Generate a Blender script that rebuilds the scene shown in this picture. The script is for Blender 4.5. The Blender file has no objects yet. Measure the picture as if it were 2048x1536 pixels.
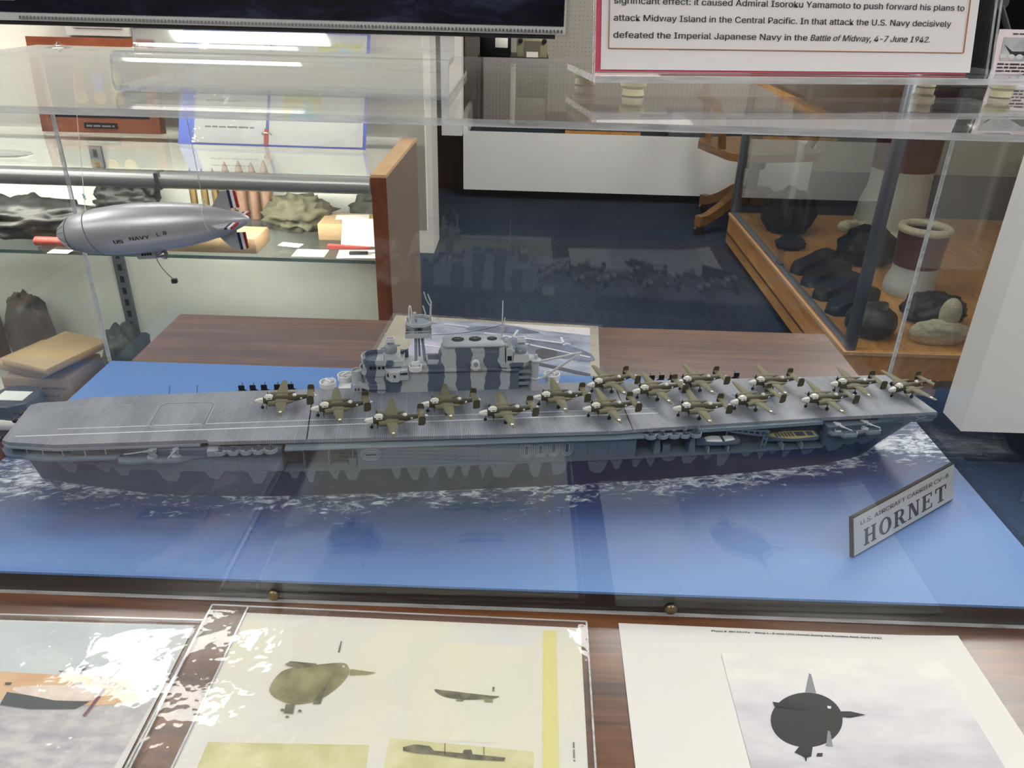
import bpy, bmesh, math, random
from mathutils import Vector, Matrix, noise as mnoise

# ------------------------------------------------------------------ camera, world, lights, exposure
SC = bpy.context.scene
COL = SC.collection
PI = math.pi
CAM = Vector((0, 0, 0.3681))
FPX = 1577.4
RIGHT = Vector((0.999425, 0.024164, 0.023774))
DOWN = Vector((0.032206, -0.45798, -0.888379))
FWD = Vector((-0.010579, 0.888634, -0.458495))
cd = bpy.data.cameras.new('camera')
cam = bpy.data.objects.new('camera', cd)
COL.objects.link(cam)
cd.sensor_width = 36
cd.lens = FPX / 2048 * 36
cd.clip_start = 0.01
cam.matrix_world = Matrix(((RIGHT.x, -DOWN.x, -FWD.x, CAM.x), (RIGHT.y, -DOWN.y, -FWD.y, CAM.y),
                           (RIGHT.z, -DOWN.z, -FWD.z, CAM.z), (0, 0, 0, 1)))
SC.camera = cam
SC.view_settings.view_transform = 'Standard'
SC.view_settings.look = 'None'
SC.view_settings.exposure = 0.0
SC.view_settings.gamma = 1.0
SC.view_settings.use_curve_mapping = False
SC.cycles.transparent_max_bounces = 40
SC.cycles.max_bounces = 10
SC.cycles.use_denoising = True
SC.cycles.sample_clamp_indirect = 6
w = bpy.data.worlds.new('world')
SC.world = w
w.use_nodes = True
w.node_tree.nodes['Background'].inputs[0].default_value = (0.9, 0.95, 1, 1)
w.node_tree.nodes['Background'].inputs[1].default_value = 0.05
LIGHT_E = 16.0
CEIL = 1.75
FLOOR = -0.74
LAMPS = [(-1.22, 2.35), (1.5, 1.75), (-1.2, 4.3), (1.7, 3.1), (-1.0, -1.3), (1.2, -1.3), (1.9, .55), (-1.8, .75), (2.9, -.6), (-2.4, -.9), (.58, 2.6)]  # ceiling grid, then fill panels added to lift dim upright faces and the deck


def at(px, py, z):
    """point of the horizontal plane z that the photo shows at (px, py)"""
    d = RIGHT * ((px - 1024) / FPX) + DOWN * ((py - 768) / FPX) + FWD
    return CAM + d * ((z - CAM.z) / d.z)


def aty(px, py, y):
    """point of the upright plane y that the photo shows at (px, py)"""
    d = RIGHT * ((px - 1024) / FPX) + DOWN * ((py - 768) / FPX) + FWD
    return CAM + d * (y / d.y)


# ------------------------------------------------------------------ mesh helper
class MB:
    def __init__(s, u=1.0):
        s.v, s.f, s.mi, s.u, s.T = [], [], [], u, Matrix()

    def add(s, vs, fs, m=0):
        o = len(s.v)
        for p in vs:
            s.v.append(tuple((s.T @ Vector(p)) * s.u))
        for f in fs:
            s.f.append([i + o for i in f])
            s.mi.append(m)
        return s

    def box(s, x0, x1, y0, y1, z0, z1, m=0):
        vs = [(x0, y0, z0), (x1, y0, z0), (x1, y1, z0), (x0, y1, z0), (x0, y0, z1), (x1, y0, z1), (x1, y1, z1), (x0, y1, z1)]
        return s.add(vs, [(3, 2, 1, 0), (4, 5, 6, 7), (0, 1, 5, 4), (1, 2, 6, 5), (2, 3, 7, 6), (3, 0, 4, 7)], m)

    def bevbox(s, x0, x1, y0, y1, z0, z1, b, m=0):
        def ring(i, z):
            return [(x0 + i, y0 + b, z), (x0 + b, y0 + i, z), (x1 - b, y0 + i, z), (x1 - i, y0 + b, z),
                    (x1 - i, y1 - b, z), (x1 - b, y1 - i, z), (x0 + b, y1 - i, z), (x0 + i, y1 - b, z)]
        return s.loft([ring(b * .8, z0), ring(0, z0 + b), ring(0, z1 - b), ring(b * .8, z1)], m=m)

    def prism(s, pts, z0, z1, m=0):
        n = len(pts)
        a = sum(pts[i][0] * pts[(i + 1) % n][1] - pts[(i + 1) % n][0] * pts[i][1] for i in range(n))
        if a < 0:
            pts = pts[::-1]
        vs = [(x, y, z0) for x, y in pts] + [(x, y, z1) for x, y in pts]
        fs = [list(range(n))[::-1], list(range(n, 2 * n))] + [(i, (i + 1) % n, n + (i + 1) % n, n + i) for i in range(n)]
        return s.add(vs, fs, m)

    def extx(s, pts, x0, x1, m=0):
        """polygon (y, z) extruded along x"""
        n = len(pts)
        a = sum(pts[i][0] * pts[(i + 1) % n][1] - pts[(i + 1) % n][0] * pts[i][1] for i in range(n))
        if a < 0:
            pts = pts[::-1]
        vs = [(x0, y, z) for y, z in pts] + [(x1, y, z) for y, z in pts]
        fs = [list(range(n))[::-1], list(range(n, 2 * n))] + [(i, (i + 1) % n, n + (i + 1) % n, n + i) for i in range(n)]
        return s.add(vs, fs, m)

    def exty(s, pts, y0, y1, m=0):
        """polygon (x, z) extruded along y"""
        n = len(pts)
        a = sum(pts[i][0] * pts[(i + 1) % n][1] - pts[(i + 1) % n][0] * pts[i][1] for i in range(n))
        if a < 0:
            pts = pts[::-1]
        vs = [(x, y0, z) for x, z in pts] + [(x, y1, z) for x, z in pts]
        fs = [list(range(n)), list(range(n, 2 * n))[::-1]] + [((i + 1) % n, i, n + i, n + (i + 1) % n) for i in range(n)]
        return s.add(vs, fs, m)

    def loft(s, rings, cap=True, closed=True, m=0):
        n = len(rings[0])
        vs = [p for r in rings for p in r]
        fs = []
        for k in range(len(rings) - 1):
            for i in range(n if closed else n - 1):
                j = (i + 1) % n
                fs.append((k * n + i, k * n + j, (k + 1) * n + j, (k + 1) * n + i))
        if cap:
            fs.append(list(range(n))[::-1])
            fs.append([(len(rings) - 1) * n + i for i in range(n)])
        return s.add(vs, fs, m)

    def lathe(s, prof, c=(0, 0, 0), n=24, axis='z', m=0, cap=True):
        rings = []
        for r, h in prof:
            ring = []
            for i in range(n):
                a = 2 * PI * i / n
                p = (r * math.cos(a), r * math.sin(a), h)
                if axis == 'x':
                    p = (h, p[0], p[1])
                elif axis == 'y':
                    p = (p[1], h, p[0])
                ring.append((p[0] + c[0], p[1] + c[1], p[2] + c[2]))
            rings.append(ring)
        return s.loft(rings, cap=cap, m=m)

    def tube(s, path, r, n=8, m=0, cap=True):
        P = [Vector(p) for p in path]
        rr = r if isinstance(r, (list, tuple)) else [r] * len(P)
        rings = []
        up = None
        for i, p in enumerate(P):
            t = (P[min(i + 1, len(P) - 1)] - P[max(i - 1, 0)]).normalized()
            if up is None:
                up = Vector((0, 0, 1)) if abs(t.z) < .9 else Vector((1, 0, 0))
            a = t.cross(up).normalized()
            b = a.cross(t).normalized()
            up = b
            rings.append([tuple(p + (a * math.cos(2 * PI * k / n) - b * math.sin(2 * PI * k / n)) * rr[i]) for k in range(n)])
        return s.loft(rings[::-1], cap=cap, m=m)

    def ell(s, c, r, nu=16, nv=10, m=0, v0=-PI / 2, v1=PI / 2):
        rings = []
        for k in range(nv + 1):
            t = v0 + (v1 - v0) * k / nv
            q = max(math.cos(t), 1e-3)
            rings.append([(c[0] + r[0] * q * math.cos(2 * PI * i / nu), c[1] + r[1] * q * math.sin(2 * PI * i / nu), c[2] + r[2] * math.sin(t)) for i in range(nu)])
        return s.loft(rings, m=m)

    def poly(s, pts, m=0):
        return s.add(pts, [list(range(len(pts)))], m)

    def sheet(s, pts, t, m=0):
        """flat polygon (x, y) with thickness t lying on z=0"""
        return s.prism(pts, 0, t, m)

    def bar(s, a, b, wd, ht, m=0):
        a, b = Vector(a), Vector(b)
        t = (b - a).normalized()
        up = Vector((0, 0, 1)) if abs(t.z) < .95 else Vector((1, 0, 0))
        x = t.cross(up).normalized() * wd / 2
        y = x.cross(t).normalized() * ht / 2
        vs = [a - x - y, a + x - y, a + x + y, a - x + y, b - x - y, b + x - y, b + x + y, b - x + y]
        return s.add([tuple(p) for p in vs], [(3, 2, 1, 0), (4, 5, 6, 7), (0, 1, 5, 4), (1, 2, 6, 5), (2, 3, 7, 6), (3, 0, 4, 7)], m)

    def build(s, name, mats, parent=None, smooth=40):
        me = bpy.data.meshes.new(name)
        me.from_pydata(s.v, [], s.f)
        if not isinstance(mats, (list, tuple)):
            mats = [mats]
        for m in mats:
            me.materials.append(m)
        me.polygons.foreach_set('material_index', s.mi)
        bm = bmesh.new()
        bm.from_mesh(me)
        bmesh.ops.recalc_face_normals(bm, faces=bm.faces)
        bm.to_mesh(me)
        bm.free()
        if smooth:
            me.polygons.foreach_set('use_smooth', [True] * len(me.polygons))
            me.set_sharp_from_angle(angle=math.radians(smooth))
        me.update()
        o = bpy.data.objects.new(name, me)
        COL.objects.link(o)
        if parent:
            o.parent = parent
        return o


def tag(o, label=None, cat=None, group=None, kind=None):
    if label:
        o['label'] = label
    if cat:
        o['category'] = cat
    if group:
        o['group'] = group
    if kind:
        o['kind'] = kind
    return o


def thing(name, label, cat, loc=(0, 0, 0), rz=0, group=None, rot=None):
    o = bpy.data.objects.new(name, None)
    o.empty_display_size = .02
    COL.objects.link(o)
    o.location = loc
    o.rotation_euler = rot if rot else (0, 0, rz)
    return tag(o, label, cat, group)


def copy_tree(o, parent=None):
    c = o.copy()
    COL.objects.link(c)
    c.parent = parent
    for ch in list(o.children):
        copy_tree(ch, c)
    return c


try:
    SANS = bpy.data.fonts.load(bpy.utils.resource_path('LOCAL') + '/datafiles/fonts/Inter.woff2')
except Exception:
    SANS = None


def text_mesh(mb, s, h, T, m=0, shear=0.0, fat=0.0, align='LEFT', width=None):
    """adds lettering of cap-ish height h in the local xy plane carried by matrix T; stretched to width if given"""
    cu = bpy.data.curves.new('t', 'FONT')
    cu.body = s
    if SANS:
        cu.font = SANS
    cu.size = h / .72
    cu.shear = shear
    cu.align_x = align
    cu.resolution_u = 4
    ob = bpy.data.objects.new('t', cu)
    COL.objects.link(ob)
    dg = bpy.context.evaluated_depsgraph_get()
    me = ob.evaluated_get(dg).to_mesh()
    vs = [v.co.copy() for v in me.vertices]
    fs = [list(p.vertices) for p in me.polygons]
    ob.evaluated_get(dg).to_mesh_clear()
    bpy.data.objects.remove(ob)
    bpy.data.curves.remove(cu)
    if width and vs:
        x0, x1 = min(v.x for v in vs), max(v.x for v in vs)
        k = width / (x1 - x0)
        for v in vs:
            v.x = (v.x - x0) * k
    for k in ((0, -1, 1) if fat else (0,)):
        off = Vector((k * fat, 0, .00002 * (k + 1)))
        mb.add([tuple(T(v + off) if callable(T) else T @ (v + off)) for v in vs], fs, m)
    return mb


def scribble(mb, x, z, wd, h, T, seed=0, m=0):
    """a line of print too small to read: word-long strokes"""
    rnd = random.Random(seed)
    q = 0.0
    while q < wd:
        e = min(wd, q + h * rnd.uniform(1.6, 5.0))
        hh = h * rnd.uniform(.62, .8)
        vs = [T @ Vector(p) for p in ((x + q, z, 0), (x + e, z, 0), (x + e, z + hh, 0), (x + q, z + hh, 0))]
        mb.add([tuple(v) for v in vs], [(0, 1, 2, 3)], m)
        q = e + h * .6
    return mb


# ------------------------------------------------------------------ materials
def lin(c):
    return tuple(((x / 255) / 12.92 if x <= 10 else ((x / 255 + .055) / 1.055) ** 2.4) for x in c) + (1,)


class NT:
    def __init__(s, name):
        s.m = bpy.data.materials.new(name)
        s.m.use_nodes = True
        s.t = s.m.node_tree
        s.t.nodes.clear()
        s.out = s.t.nodes.new('ShaderNodeOutputMaterial')

    def n(s, ty, ins=None, **at_):
        nd = s.t.nodes.new('ShaderNode' + ty)
        for k, v in at_.items():
            setattr(nd, k, v)
        for k, v in (ins or {}).items():
            i = nd.inputs[k]
            if hasattr(v, 'is_output') or isinstance(v, bpy.types.NodeSocket):
                s.t.links.new(v, i)
            else:
                i.default_value = v
        return nd

    def math(s, op, a, b=0.0, c=None):
        ins = {0: a, 1: b}
        if c is not None:
            ins[2] = c
        return s.n('Math', ins, operation=op).outputs[0]

    def mix(s, f, a, b):
        nd = s.n('Mix', None, data_type='RGBA')
        for i, v in ((0, f), (6, a), (7, b)):
            if isinstance(v, bpy.types.NodeSocket):
                s.t.links.new(v, nd.inputs[i])
            else:
                nd.inputs[i].default_value = v
        return nd.outputs[2]

    def coord(s, k='Object'):
        return s.n('TexCoord').outputs[k]

    def mapping(s, v, scale=(1, 1, 1), loc=(0, 0, 0), rot=(0, 0, 0)):
        return s.n('Mapping', {0: v, 'Location': loc, 'Rotation': rot, 'Scale': scale}).outputs[0]

    def noise(s, v, scale, detail=3, rough=.5, k=0, dist=0):
        return s.n('TexNoise', {'Vector': v, 'Scale': scale, 'Detail': detail, 'Roughness': rough, 'Distortion': dist}).outputs[k]

    def ramp(s, f, stops, interp='LINEAR'):
        nd = s.n('ValToRGB', {0: f})
        cr = nd.color_ramp
        cr.interpolation = interp
        while len(cr.elements) < len(stops):
            cr.elements.new(1.0)
        for e, (p, c) in zip(cr.elements, stops):
            e.position = p
            e.color = c if len(c) == 4 else tuple(c) + (1,)
        return nd.outputs[0]

    def bump(s, h, strength=.3, dist=.001):
        return s.n('Bump', {'Height': h, 'Strength': strength, 'Distance': dist}).outputs[0]

    def pbsdf(s, **k):
        names = {'col': 'Base Color', 'rough': 'Roughness', 'metal': 'Metallic', 'spec': 'Specular IOR Level', 'normal': 'Normal',
                 'coat': 'Coat Weight', 'coatr': 'Coat Roughness', 'sheen': 'Sheen Weight', 'em': 'Emission Color', 'es': 'Emission Strength'}
        return s.n('BsdfPrincipled', {names[a]: v for a, v in k.items()}).outputs[0]

    def done(s, sh):
        s.t.links.new(sh, s.out.inputs[0])
        return s.m


def mat(name, col, rough=.5, metal=0.0, spec=.5, var=0.0, vs=30, bump=0.0, bs=200, coat=0.0, bd=.001):
    t = NT(name)
    c = lin(col)
    k = {}
    if var:
        nz = t.noise(t.coord(), vs, 4)
        d = tuple(max(0, x * (1 - var)) for x in c[:3]) + (1,)
        e = tuple(min(1, x * (1 + var)) for x in c[:3]) + (1,)
        c = t.mix(t.ramp(nz, [(.3, (0, 0, 0)), (.7, (1, 1, 1))]), d, e)
    if bump:
        k['normal'] = t.bump(t.noise(t.coord(), bs, 4), bump, bd)
    return t.done(t.pbsdf(col=c, rough=rough, metal=metal, spec=spec, coat=coat, **k))


def schlick(t, r0, normal=None):
    g = t.n('NewGeometry')
    nrm = normal if normal else g.outputs['Normal']
    d = t.n('VectorMath', {0: g.outputs['Incoming'], 1: nrm}, operation='DOT_PRODUCT').outputs['Value']
    a = t.math('SUBTRACT', 1.0, t.math('ABSOLUTE', d))
    return t.math('ADD', r0, t.math('MULTIPLY', 1 - r0, t.math('POWER', t.math('MAXIMUM', a, 0.0), 5.0)))


def clear(name, tint=(.97, .98, .98), r0=.045, rough=0.0, bump=0.0, bs=60, bd=.002, haze=0.0, stretch=(1, 1, 1), mul=1.0):
    """clear plastic or glass sheet: see-through with a Fresnel mirror on it"""
    t = NT(name)
    nb = None
    if bump:
        nb = t.bump(t.noise(t.mapping(t.coord(), stretch), bs, 3), bump, bd)
    f = schlick(t, r0, nb)
    if mul != 1.0:
        f = t.math('MULTIPLY', f, mul)
    tr = t.n('BsdfTransparent', {0: tuple(tint) + (1,)}).outputs[0]
    if haze:
        df = t.n('BsdfDiffuse', {0: (.8, .82, .84, 1)}).outputs[0]
        tr = t.n('MixShader', {0: haze, 1: tr, 2: df}).outputs[0]
    gl = {0: (1, 1, 1, 1), 'Roughness': rough}
    if nb:
        gl['Normal'] = nb
    gs = t.n('BsdfGlossy', gl).outputs[0]
    return t.done(t.n('MixShader', {0: f, 1: tr, 2: gs}).outputs[0])


def wood(name, c1, c2, scale=(3, 40, 40), rough=.35, coat=.3, dist=1.5, ns=2.0):
    t = NT(name)
    v = t.mapping(t.coord(), scale)
    a = t.noise(v, ns, 6, .6, dist=dist)
    b = t.noise(t.mapping(t.coord(), (scale[0] * 4, scale[1] * 6, scale[2] * 6)), ns, 3)
    f = t.math('ADD', t.math('MULTIPLY', a, .75), t.math('MULTIPLY', b, .25))
    c = t.mix(t.ramp(f, [(.36, (0, 0, 0)), (.64, (1, 1, 1))]), lin(c1), lin(c2))
    return t.done(t.pbsdf(col=c, rough=rough, coat=coat, coatr=.15))


def emit(name, col, e):
    t = NT(name)
    return t.done(t.n('Emission', {0: lin(col), 1: e}).outputs[0])


M = {}
M['wall'] = mat('wall_paint', (205, 203, 196), .8, var=.03, vs=3)
M['ceil'] = mat('ceiling_tile', (225, 225, 220), .9, bump=.3, bs=120)
M['white'] = mat('white_paint', (240, 240, 240), .5, var=.02, vs=6)
M['whitegloss'] = mat('white_card', (236, 236, 232), .35)
M['black'] = mat('black_plastic', (16, 16, 17), .4)
M['blackgloss'] = mat('black_gloss', (12, 12, 14), .15)
M['dark'] = mat('dark_recess', (14, 14, 16), .8)
M['chrome'] = mat('brushed_aluminium', (170, 174, 178), .28, metal=1.0, var=.05, vs=40)
M['steelgrey'] = mat('grey_anodised', (120, 126, 136), .4, metal=.6)
M['rubber'] = mat('clear_rubber', (196, 190, 160), .3)
M['paper'] = mat('paper', (202, 202, 202), .6)
M['ink'] = mat('black_ink', (24, 24, 28), .6)
M['greyink'] = mat('grey_ink', (110, 110, 112), .6)
M['acrylic'] = clear('clear_acrylic', (.965, .975, .98))
M['glass'] = clear('display_glass', (.95, .97, .965))
M['sleeve'] = clear('plastic_sleeve', (.95, .955, .955), .05, .03, bump=.22, bs=40, bd=.003, haze=.04)
M['bag'] = clear('clear_film', (.93, .94, .94), .06, .05, bump=.3, bs=26, bd=.006, haze=.08)
M['edge'] = None


def edge_mat():
    t = NT('acrylic_edge')
    tr = t.n('BsdfTransparent', {0: (.9, .92, .95, 1)}).outputs[0]
    df = t.n('BsdfDiffuse', {0: (.72, .75, .8, 1)}).outputs[0]
    a = t.n('MixShader', {0: t.ramp(t.noise(t.mapping(t.coord(), (1, 8, 8)), 30, 3), [(.3, (.3, .3, .3)), (.7, (.6, .6, .6))]), 1: tr, 2: df}).outputs[0]
    gs = t.n('BsdfGlossy', {0: (1, 1, 1, 1), 'Roughness': .1}).outputs[0]
    return t.done(t.n('MixShader', {0: t.math('ADD', schlick(t, .06), .06), 1: a, 2: gs}).outputs[0])


M['edge'] = edge_mat()
M['laminate'] = wood('walnut_laminate', (58, 33, 22), (112, 72, 46), (1.6, 22, 22), .34, .5)
M['oak'] = wood('golden_oak', (188, 130, 64), (220, 164, 92), (14, 1.6, 8), .4, .2)
M['oaklight'] = wood('light_oak', (192, 154, 112), (214, 180, 140), (14, 2, 14), .4, .2)
M['walnutred'] = wood('red_brown_wood', (104, 56, 28), (146, 86, 46), (14, 14, 1.6), .4, .2)
M['taupe'] = mat('taupe_panel', (112, 98, 86), .6, var=.06, vs=4)
M['darkwood'] = wood('dark_brown_wood', (44, 22, 14), (66, 36, 22), (10, 10, 1.5), .4, .2)
M['tan'] = mat('cardboard', (158, 132, 100), .75, var=.06, vs=12)
M['brown'] = mat('brown_board', (112, 80, 52), .7, var=.1, vs=15)
M['leather'] = mat('black_leather', (30, 29, 31), .5, var=.2, vs=25, bump=.3, bs=90)
M['leatherdk'] = mat('grey_leather', (74, 70, 68), .5, var=.2, vs=25, bump=.3, bs=90)
M['olive'] = mat('olive_canvas', (84, 82, 66), .8, var=.2, vs=40, bump=.5, bs=150)
M['oliveD'] = mat('dark_olive', (52, 56, 50), .7, var=.2, vs=30, bump=.4, bs=150)
M['fleece'] = mat('fleece', (202, 192, 168), .95, var=.14, vs=60, bump=1.0, bs=140, bd=.004)
M['maroon'] = mat('maroon_leather', (84, 32, 40), .42, var=.12, vs=20)
M['greycloth'] = mat('grey_white_cloth', (186, 186, 184), .8, var=.05, vs=20)
M['red'] = mat('red_paint', (158, 66, 60), .5)
M['yellow'] = mat('yellow_card', (206, 186, 108), .6)
M['copper'] = mat('copper_brown', (122, 92, 74), .45, metal=.2)
M['pink'] = mat('pink_card', (214, 82, 110), .6)
M['blueplastic'] = mat('blue_binder', (92, 112, 200), .4)
M['navy'] = mat('navy_felt', (58, 60, 76), .8)
M['gold'] = mat('gold_medal', (196, 160, 98), .35, metal=.6)
M['brass'] = mat('brass', (150, 130, 90), .3, metal=1.0)
M['satin'] = mat('satin_aluminium', (176, 178, 176), .32, metal=.45)
M['oldbrass'] = mat('dull_brass', (104, 92, 70), .35, metal=.8)
M['chairoak'] = wood('worn_oak', (118, 82, 42), (152, 110, 62), (14, 1.6, 8), .4, .2)
M['knot'] = mat('pale_cyan_glue', (150, 205, 210), .2)
M['thread'] = mat('white_thread', (214, 214, 208), .6)
M['wire'] = mat('dark_wire', (40, 40, 40), .5)
M['lamp'] = emit('lamp_diffuser', (255, 250, 240), LIGHT_E)
M['strip'] = emit('strip_lamp', (255, 246, 226), 115.0)


def carpet():
    t = NT('blue_carpet')
    n1 = t.noise(t.coord(), 260, 3)
    n2 = t.noise(t.coord(), 2.2, 4)
    f = t.math('ADD', t.math('MULTIPLY', n1, .6), t.math('MULTIPLY', n2, .4))
    c = t.mix(t.ramp(f, [(.35, (0, 0, 0)), (.65, (1, 1, 1))]), lin((32, 39, 52)), lin((54, 64, 80)))
    return t.done(t.pbsdf(col=c, rough=.95, spec=.1, normal=t.bump(n1, .6, .004)))


M['carpet'] = carpet()

# ------------------------------------------------------------------ setting
def struct(name, mb, m, label=None):
    o = mb.build(name, m)
    o['kind'] = 'structure'
    return o


X0, X1, Y0, Y1 = -4.2, 4.6, -3.2, 5.4
struct('floor', MB().box(X0, X1, Y0, Y1, FLOOR - .1, FLOOR), M['carpet'])
struct('ceiling', MB().box(X0, X1, Y0, Y1, CEIL, CEIL + .1), M['ceil'])
struct('wall_back', MB().box(X0, X1, Y1, Y1 + .1, FLOOR, CEIL), mat('grey_wall_paint', (128, 124, 118), .8, var=.03, vs=3))
struct('wall_front', MB().box(X0, X1, Y0 - .1, Y0, FLOOR, CEIL), mat('dark_unseen_wall', (58, 48, 42), .6, var=.1, vs=3))  # unseen wall, made dark to cut its reflection in the acrylic front
struct('wall_left', MB().box(X0 - .1, X0, Y0, Y1, FLOOR, CEIL), M['wall'])
struct('wall_right', MB().box(X1, X1 + .1, Y0, Y1, FLOOR, CEIL), M['wall'])
struct('wall_partition', MB().box(X0, -.405, 3.40, 3.62, FLOOR, CEIL), M['wall'])
d = thing('door_1', None, None, (-.47, 4.5, FLOOR))
d['kind'] = 'structure'
MB().box(-.5, .11, 0, .045, 0, 2.05).build('door_leaf', M['darkwood'], d)
MB().lathe([(.012, 0), (.012, .04), (.028, .045), (.03, .06), (.02, .07)], (0.05, -.07, 1.0), 16, 'y').build('door_knob', M['brass'], d)
struct('wall_side', MB().box(-.98, -.90, 3.62, Y1, FLOOR, CEIL), M['wall'])

lamp0 = None
for i, (x, y) in enumerate(LAMPS):
    where = ['over the glass cabinet at left of the model', 'over the oak showcase', 'over the closed door in the far corner', 'over the low platform of radios',
             'behind the photographer at left', 'behind the photographer at right', 'added as fill, right of the table nearest the pedestal', 'added as fill, left of the table', 'added as fill behind the photographer, rightmost', 'added as fill behind the photographer, leftmost', 'added as fill above the blue carpet, middle of the far side'][i]
    if lamp0 is None:
        L = lamp0 = thing('ceiling_light', '', 'light', (0, 0, 0))
        f = MB()
        f.box(-.31, .31, -.62, -.59, -.03, 0).box(-.31, .31, .59, .62, -.03, 0).box(-.31, -.28, -.59, .59, -.03, 0).box(.28, .31, -.59, .59, -.03, 0)
        f.build('frame', M['white'], L)
        MB().box(-.28, .28, -.59, .59, -.02, -.005).build('diffuser', M['lamp'], L)
    else:
        L = copy_tree(lamp0)
    L.location = (x, y, CEIL)
    tag(L, 'fluorescent ceiling panel ' + where, 'light', 'fluorescent ceiling panels')

# ------------------------------------------------------------------ table
tb = thing('display_table', 'dark walnut laminate table carrying the model ship case', 'table', (0, 0, 0))
TX0, TX1, TY0, TY1 = -.412, .362, .19, .8708
MB().bevbox(TX0, TX1, TY0, TY1, -.028, 0, .003).build('tabletop', M['laminate'], tb)
MB().box(TX0 + .05, TX1 - .05, TY0 + .04, TY0 + .06, -.11, -.028).box(TX0 + .05, TX1 - .05, TY1 - .06, TY1 - .04, -.11, -.028) \
    .box(TX0 + .05, TX0 + .07, TY0 + .06, TY1 - .06, -.11, -.028).box(TX1 - .07, TX1 - .05, TY0 + .06, TY1 - .06, -.11, -.028).build('apron', M['darkwood'], tb)
for lx in (TX0 + .045, TX1 - .045):
    for ly in (TY0 + .045, TY1 - .045):
        MB().bevbox(lx - .02, lx + .02, ly - .02, ly + .02, FLOOR, -.028, .003).build('leg', M['darkwood'], tb)

# ------------------------------------------------------------------ acrylic case
BX0, BX1, BY0, BY1, BZ = -.4124, .3629, .3932, .7064, .01566
ZT = .308
case = thing('display_case', 'clear acrylic display case standing on the walnut table over the ship', 'display case', (0, 0, 0))
MB().box(BX0, BX1, BY0, BY1, 0.0005, BZ - .002).build('base', mat('black_stained_wood', (9, 8, 7), .5, var=.2, vs=60), case)
T = .0035


def panel(name, x0, x1, y0, y1, z0, z1, axis):
    mb = MB().box(x0, x1, y0, y1, z0, z1, 1)
    # the two large faces are clear, the four rims are the sawn edge
    fi = {'x': (3, 5), 'y': (2, 4), 'z': (0, 1)}[axis]
    for k in fi:
        mb.mi[k] = 0
    o = mb.build(name, [M['acrylic'], M['edge']], case, smooth=0)
    return o


panel('front_panel', BX0 - T, BX1 + T, BY0 - T, BY0 - .0002, 0.0005, ZT - T, 'y')
panel('back_panel', BX0 - T, BX1 + T, BY1 + .0002, BY1 + T, 0.0005, ZT - T, 'y')
panel('side_panel', BX0 - T, BX0 - .0002, BY0, BY1, 0.0005, ZT - T, 'x')
panel('side_panel', BX1 + .0002, BX1 + T, BY0, BY1, 0.0005, ZT - T, 'x')
panel('top_panel', BX0 - T, BX1 + T, BY0 - T - .001, BY1 + T + .001, ZT - T, ZT, 'z')
glue = mat('dried_glue', (205, 210, 212), .15, bump=1.0, bs=900, bd=.001)
for gx in (BX0, BX1):
    MB().tube([(gx, BY1, BZ), (gx, BY1, ZT - T)], .0006, 6).build('glued_corner_seam', glue, case)
for sx in (-.156, .102):
    MB().lathe([(.0036, 0), (.004, -.0006), (.004, -.0014), (.0032, -.0022), (.001, -.0024)], (sx, BY0 - T, .0072), 18, 'y').build('screw', M['oldbrass'], case)


def sea_mat():
    t = NT('painted_sea')
    v = t.coord()
    # ship axis runs through (-.0182,.5491) turned 7.7 degrees
    a = math.radians(7.7)
    sp = t.n('SeparateXYZ', {0: v})
    x = t.math('SUBTRACT', sp.outputs[0], -.0182)
    y = t.math('SUBTRACT', sp.outputs[1], .5491)
    lx = t.math('ADD', t.math('MULTIPLY', x, math.cos(a)), t.math('MULTIPLY', y, math.sin(a)))
    ly = t.math('SUBTRACT', t.math('MULTIPLY', y, math.cos(a)), t.math('MULTIPLY', x, math.sin(a)))
    lv = t.n('CombineXYZ', {0: t.math('MULTIPLY', lx, .45), 1: ly, 2: 0.0}).outputs[0]
    dist = t.math('SUBTRACT', t.math('ABSOLUTE', t.math('ADD', ly, .003)), t.math('MAXIMUM', .0, t.math('SUBTRACT', .041, t.math('MULTIPLY', t.math('POWER', t.math('ABSOLUTE', lx), 2.0), .36))))
    # right of the stern the wake spreads
    big = t.noise(lv, 14, 4)
    base = t.ramp(t.math('ADD', dist, t.math('MULTIPLY', t.math('SUBTRACT', big, .5), .03)),
                  [(0.0, lin((40, 58, 92))), (.03, lin((36, 58, 104))), (.062, lin((52, 86, 142))), (.12, lin((84, 126, 186)))])
    w1 = t.noise(lv, 170, 6, .7, dist=1.2)
    w2 = t.noise(lv, 26, 4, .6, dist=1.2)
    aft = t.math('MULTIPLY', t.math('MAXIMUM', t.math('SUBTRACT', lx, .30), 0.0), .3)
    thr = t.math('SUBTRACT', t.ramp(dist, [(0.0, (.455, .455, .455)), (.014, (.495, .495, .495)), (.035, (.58, .58, .58)), (.06, (.66, .66, .66)), (.12, (.76, .76, .76))]), aft)
    wv = t.math('ADD', t.math('MULTIPLY', w1, .66), t.math('MULTIPLY', w2, .34))
    cap = t.math('MULTIPLY', t.math('SUBTRACT', wv, thr), 9.0)
    cap = t.n('Clamp', {0: cap}).outputs[0]
    c = t.mix(cap, base, lin((192, 202, 214)))
    return t.done(t.pbsdf(col=c, rough=.45, spec=.4, normal=t.bump(w1, .15, .001)))


sea = MB().box(BX0 + .0005, BX1 - .0005, BY0 + .0005, BY1 - .0005, BZ - .0019, BZ).build('sea_board', [sea_mat()])
tag(sea, 'blue sea-painted board with white wave crests under the model ship', 'board')

# ------------------------------------------------------------------ model ship (lengths in cm of the model, x to the stern, y away, z up)
SHIP_A = math.radians(7.7)
ship = thing('model_ship', 'grey camouflaged aircraft carrier model with island, on the blue sea board', 'model ship', (-.0182, .5491, BZ), SHIP_A)
U = .01


def S():
    return MB(U)


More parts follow.
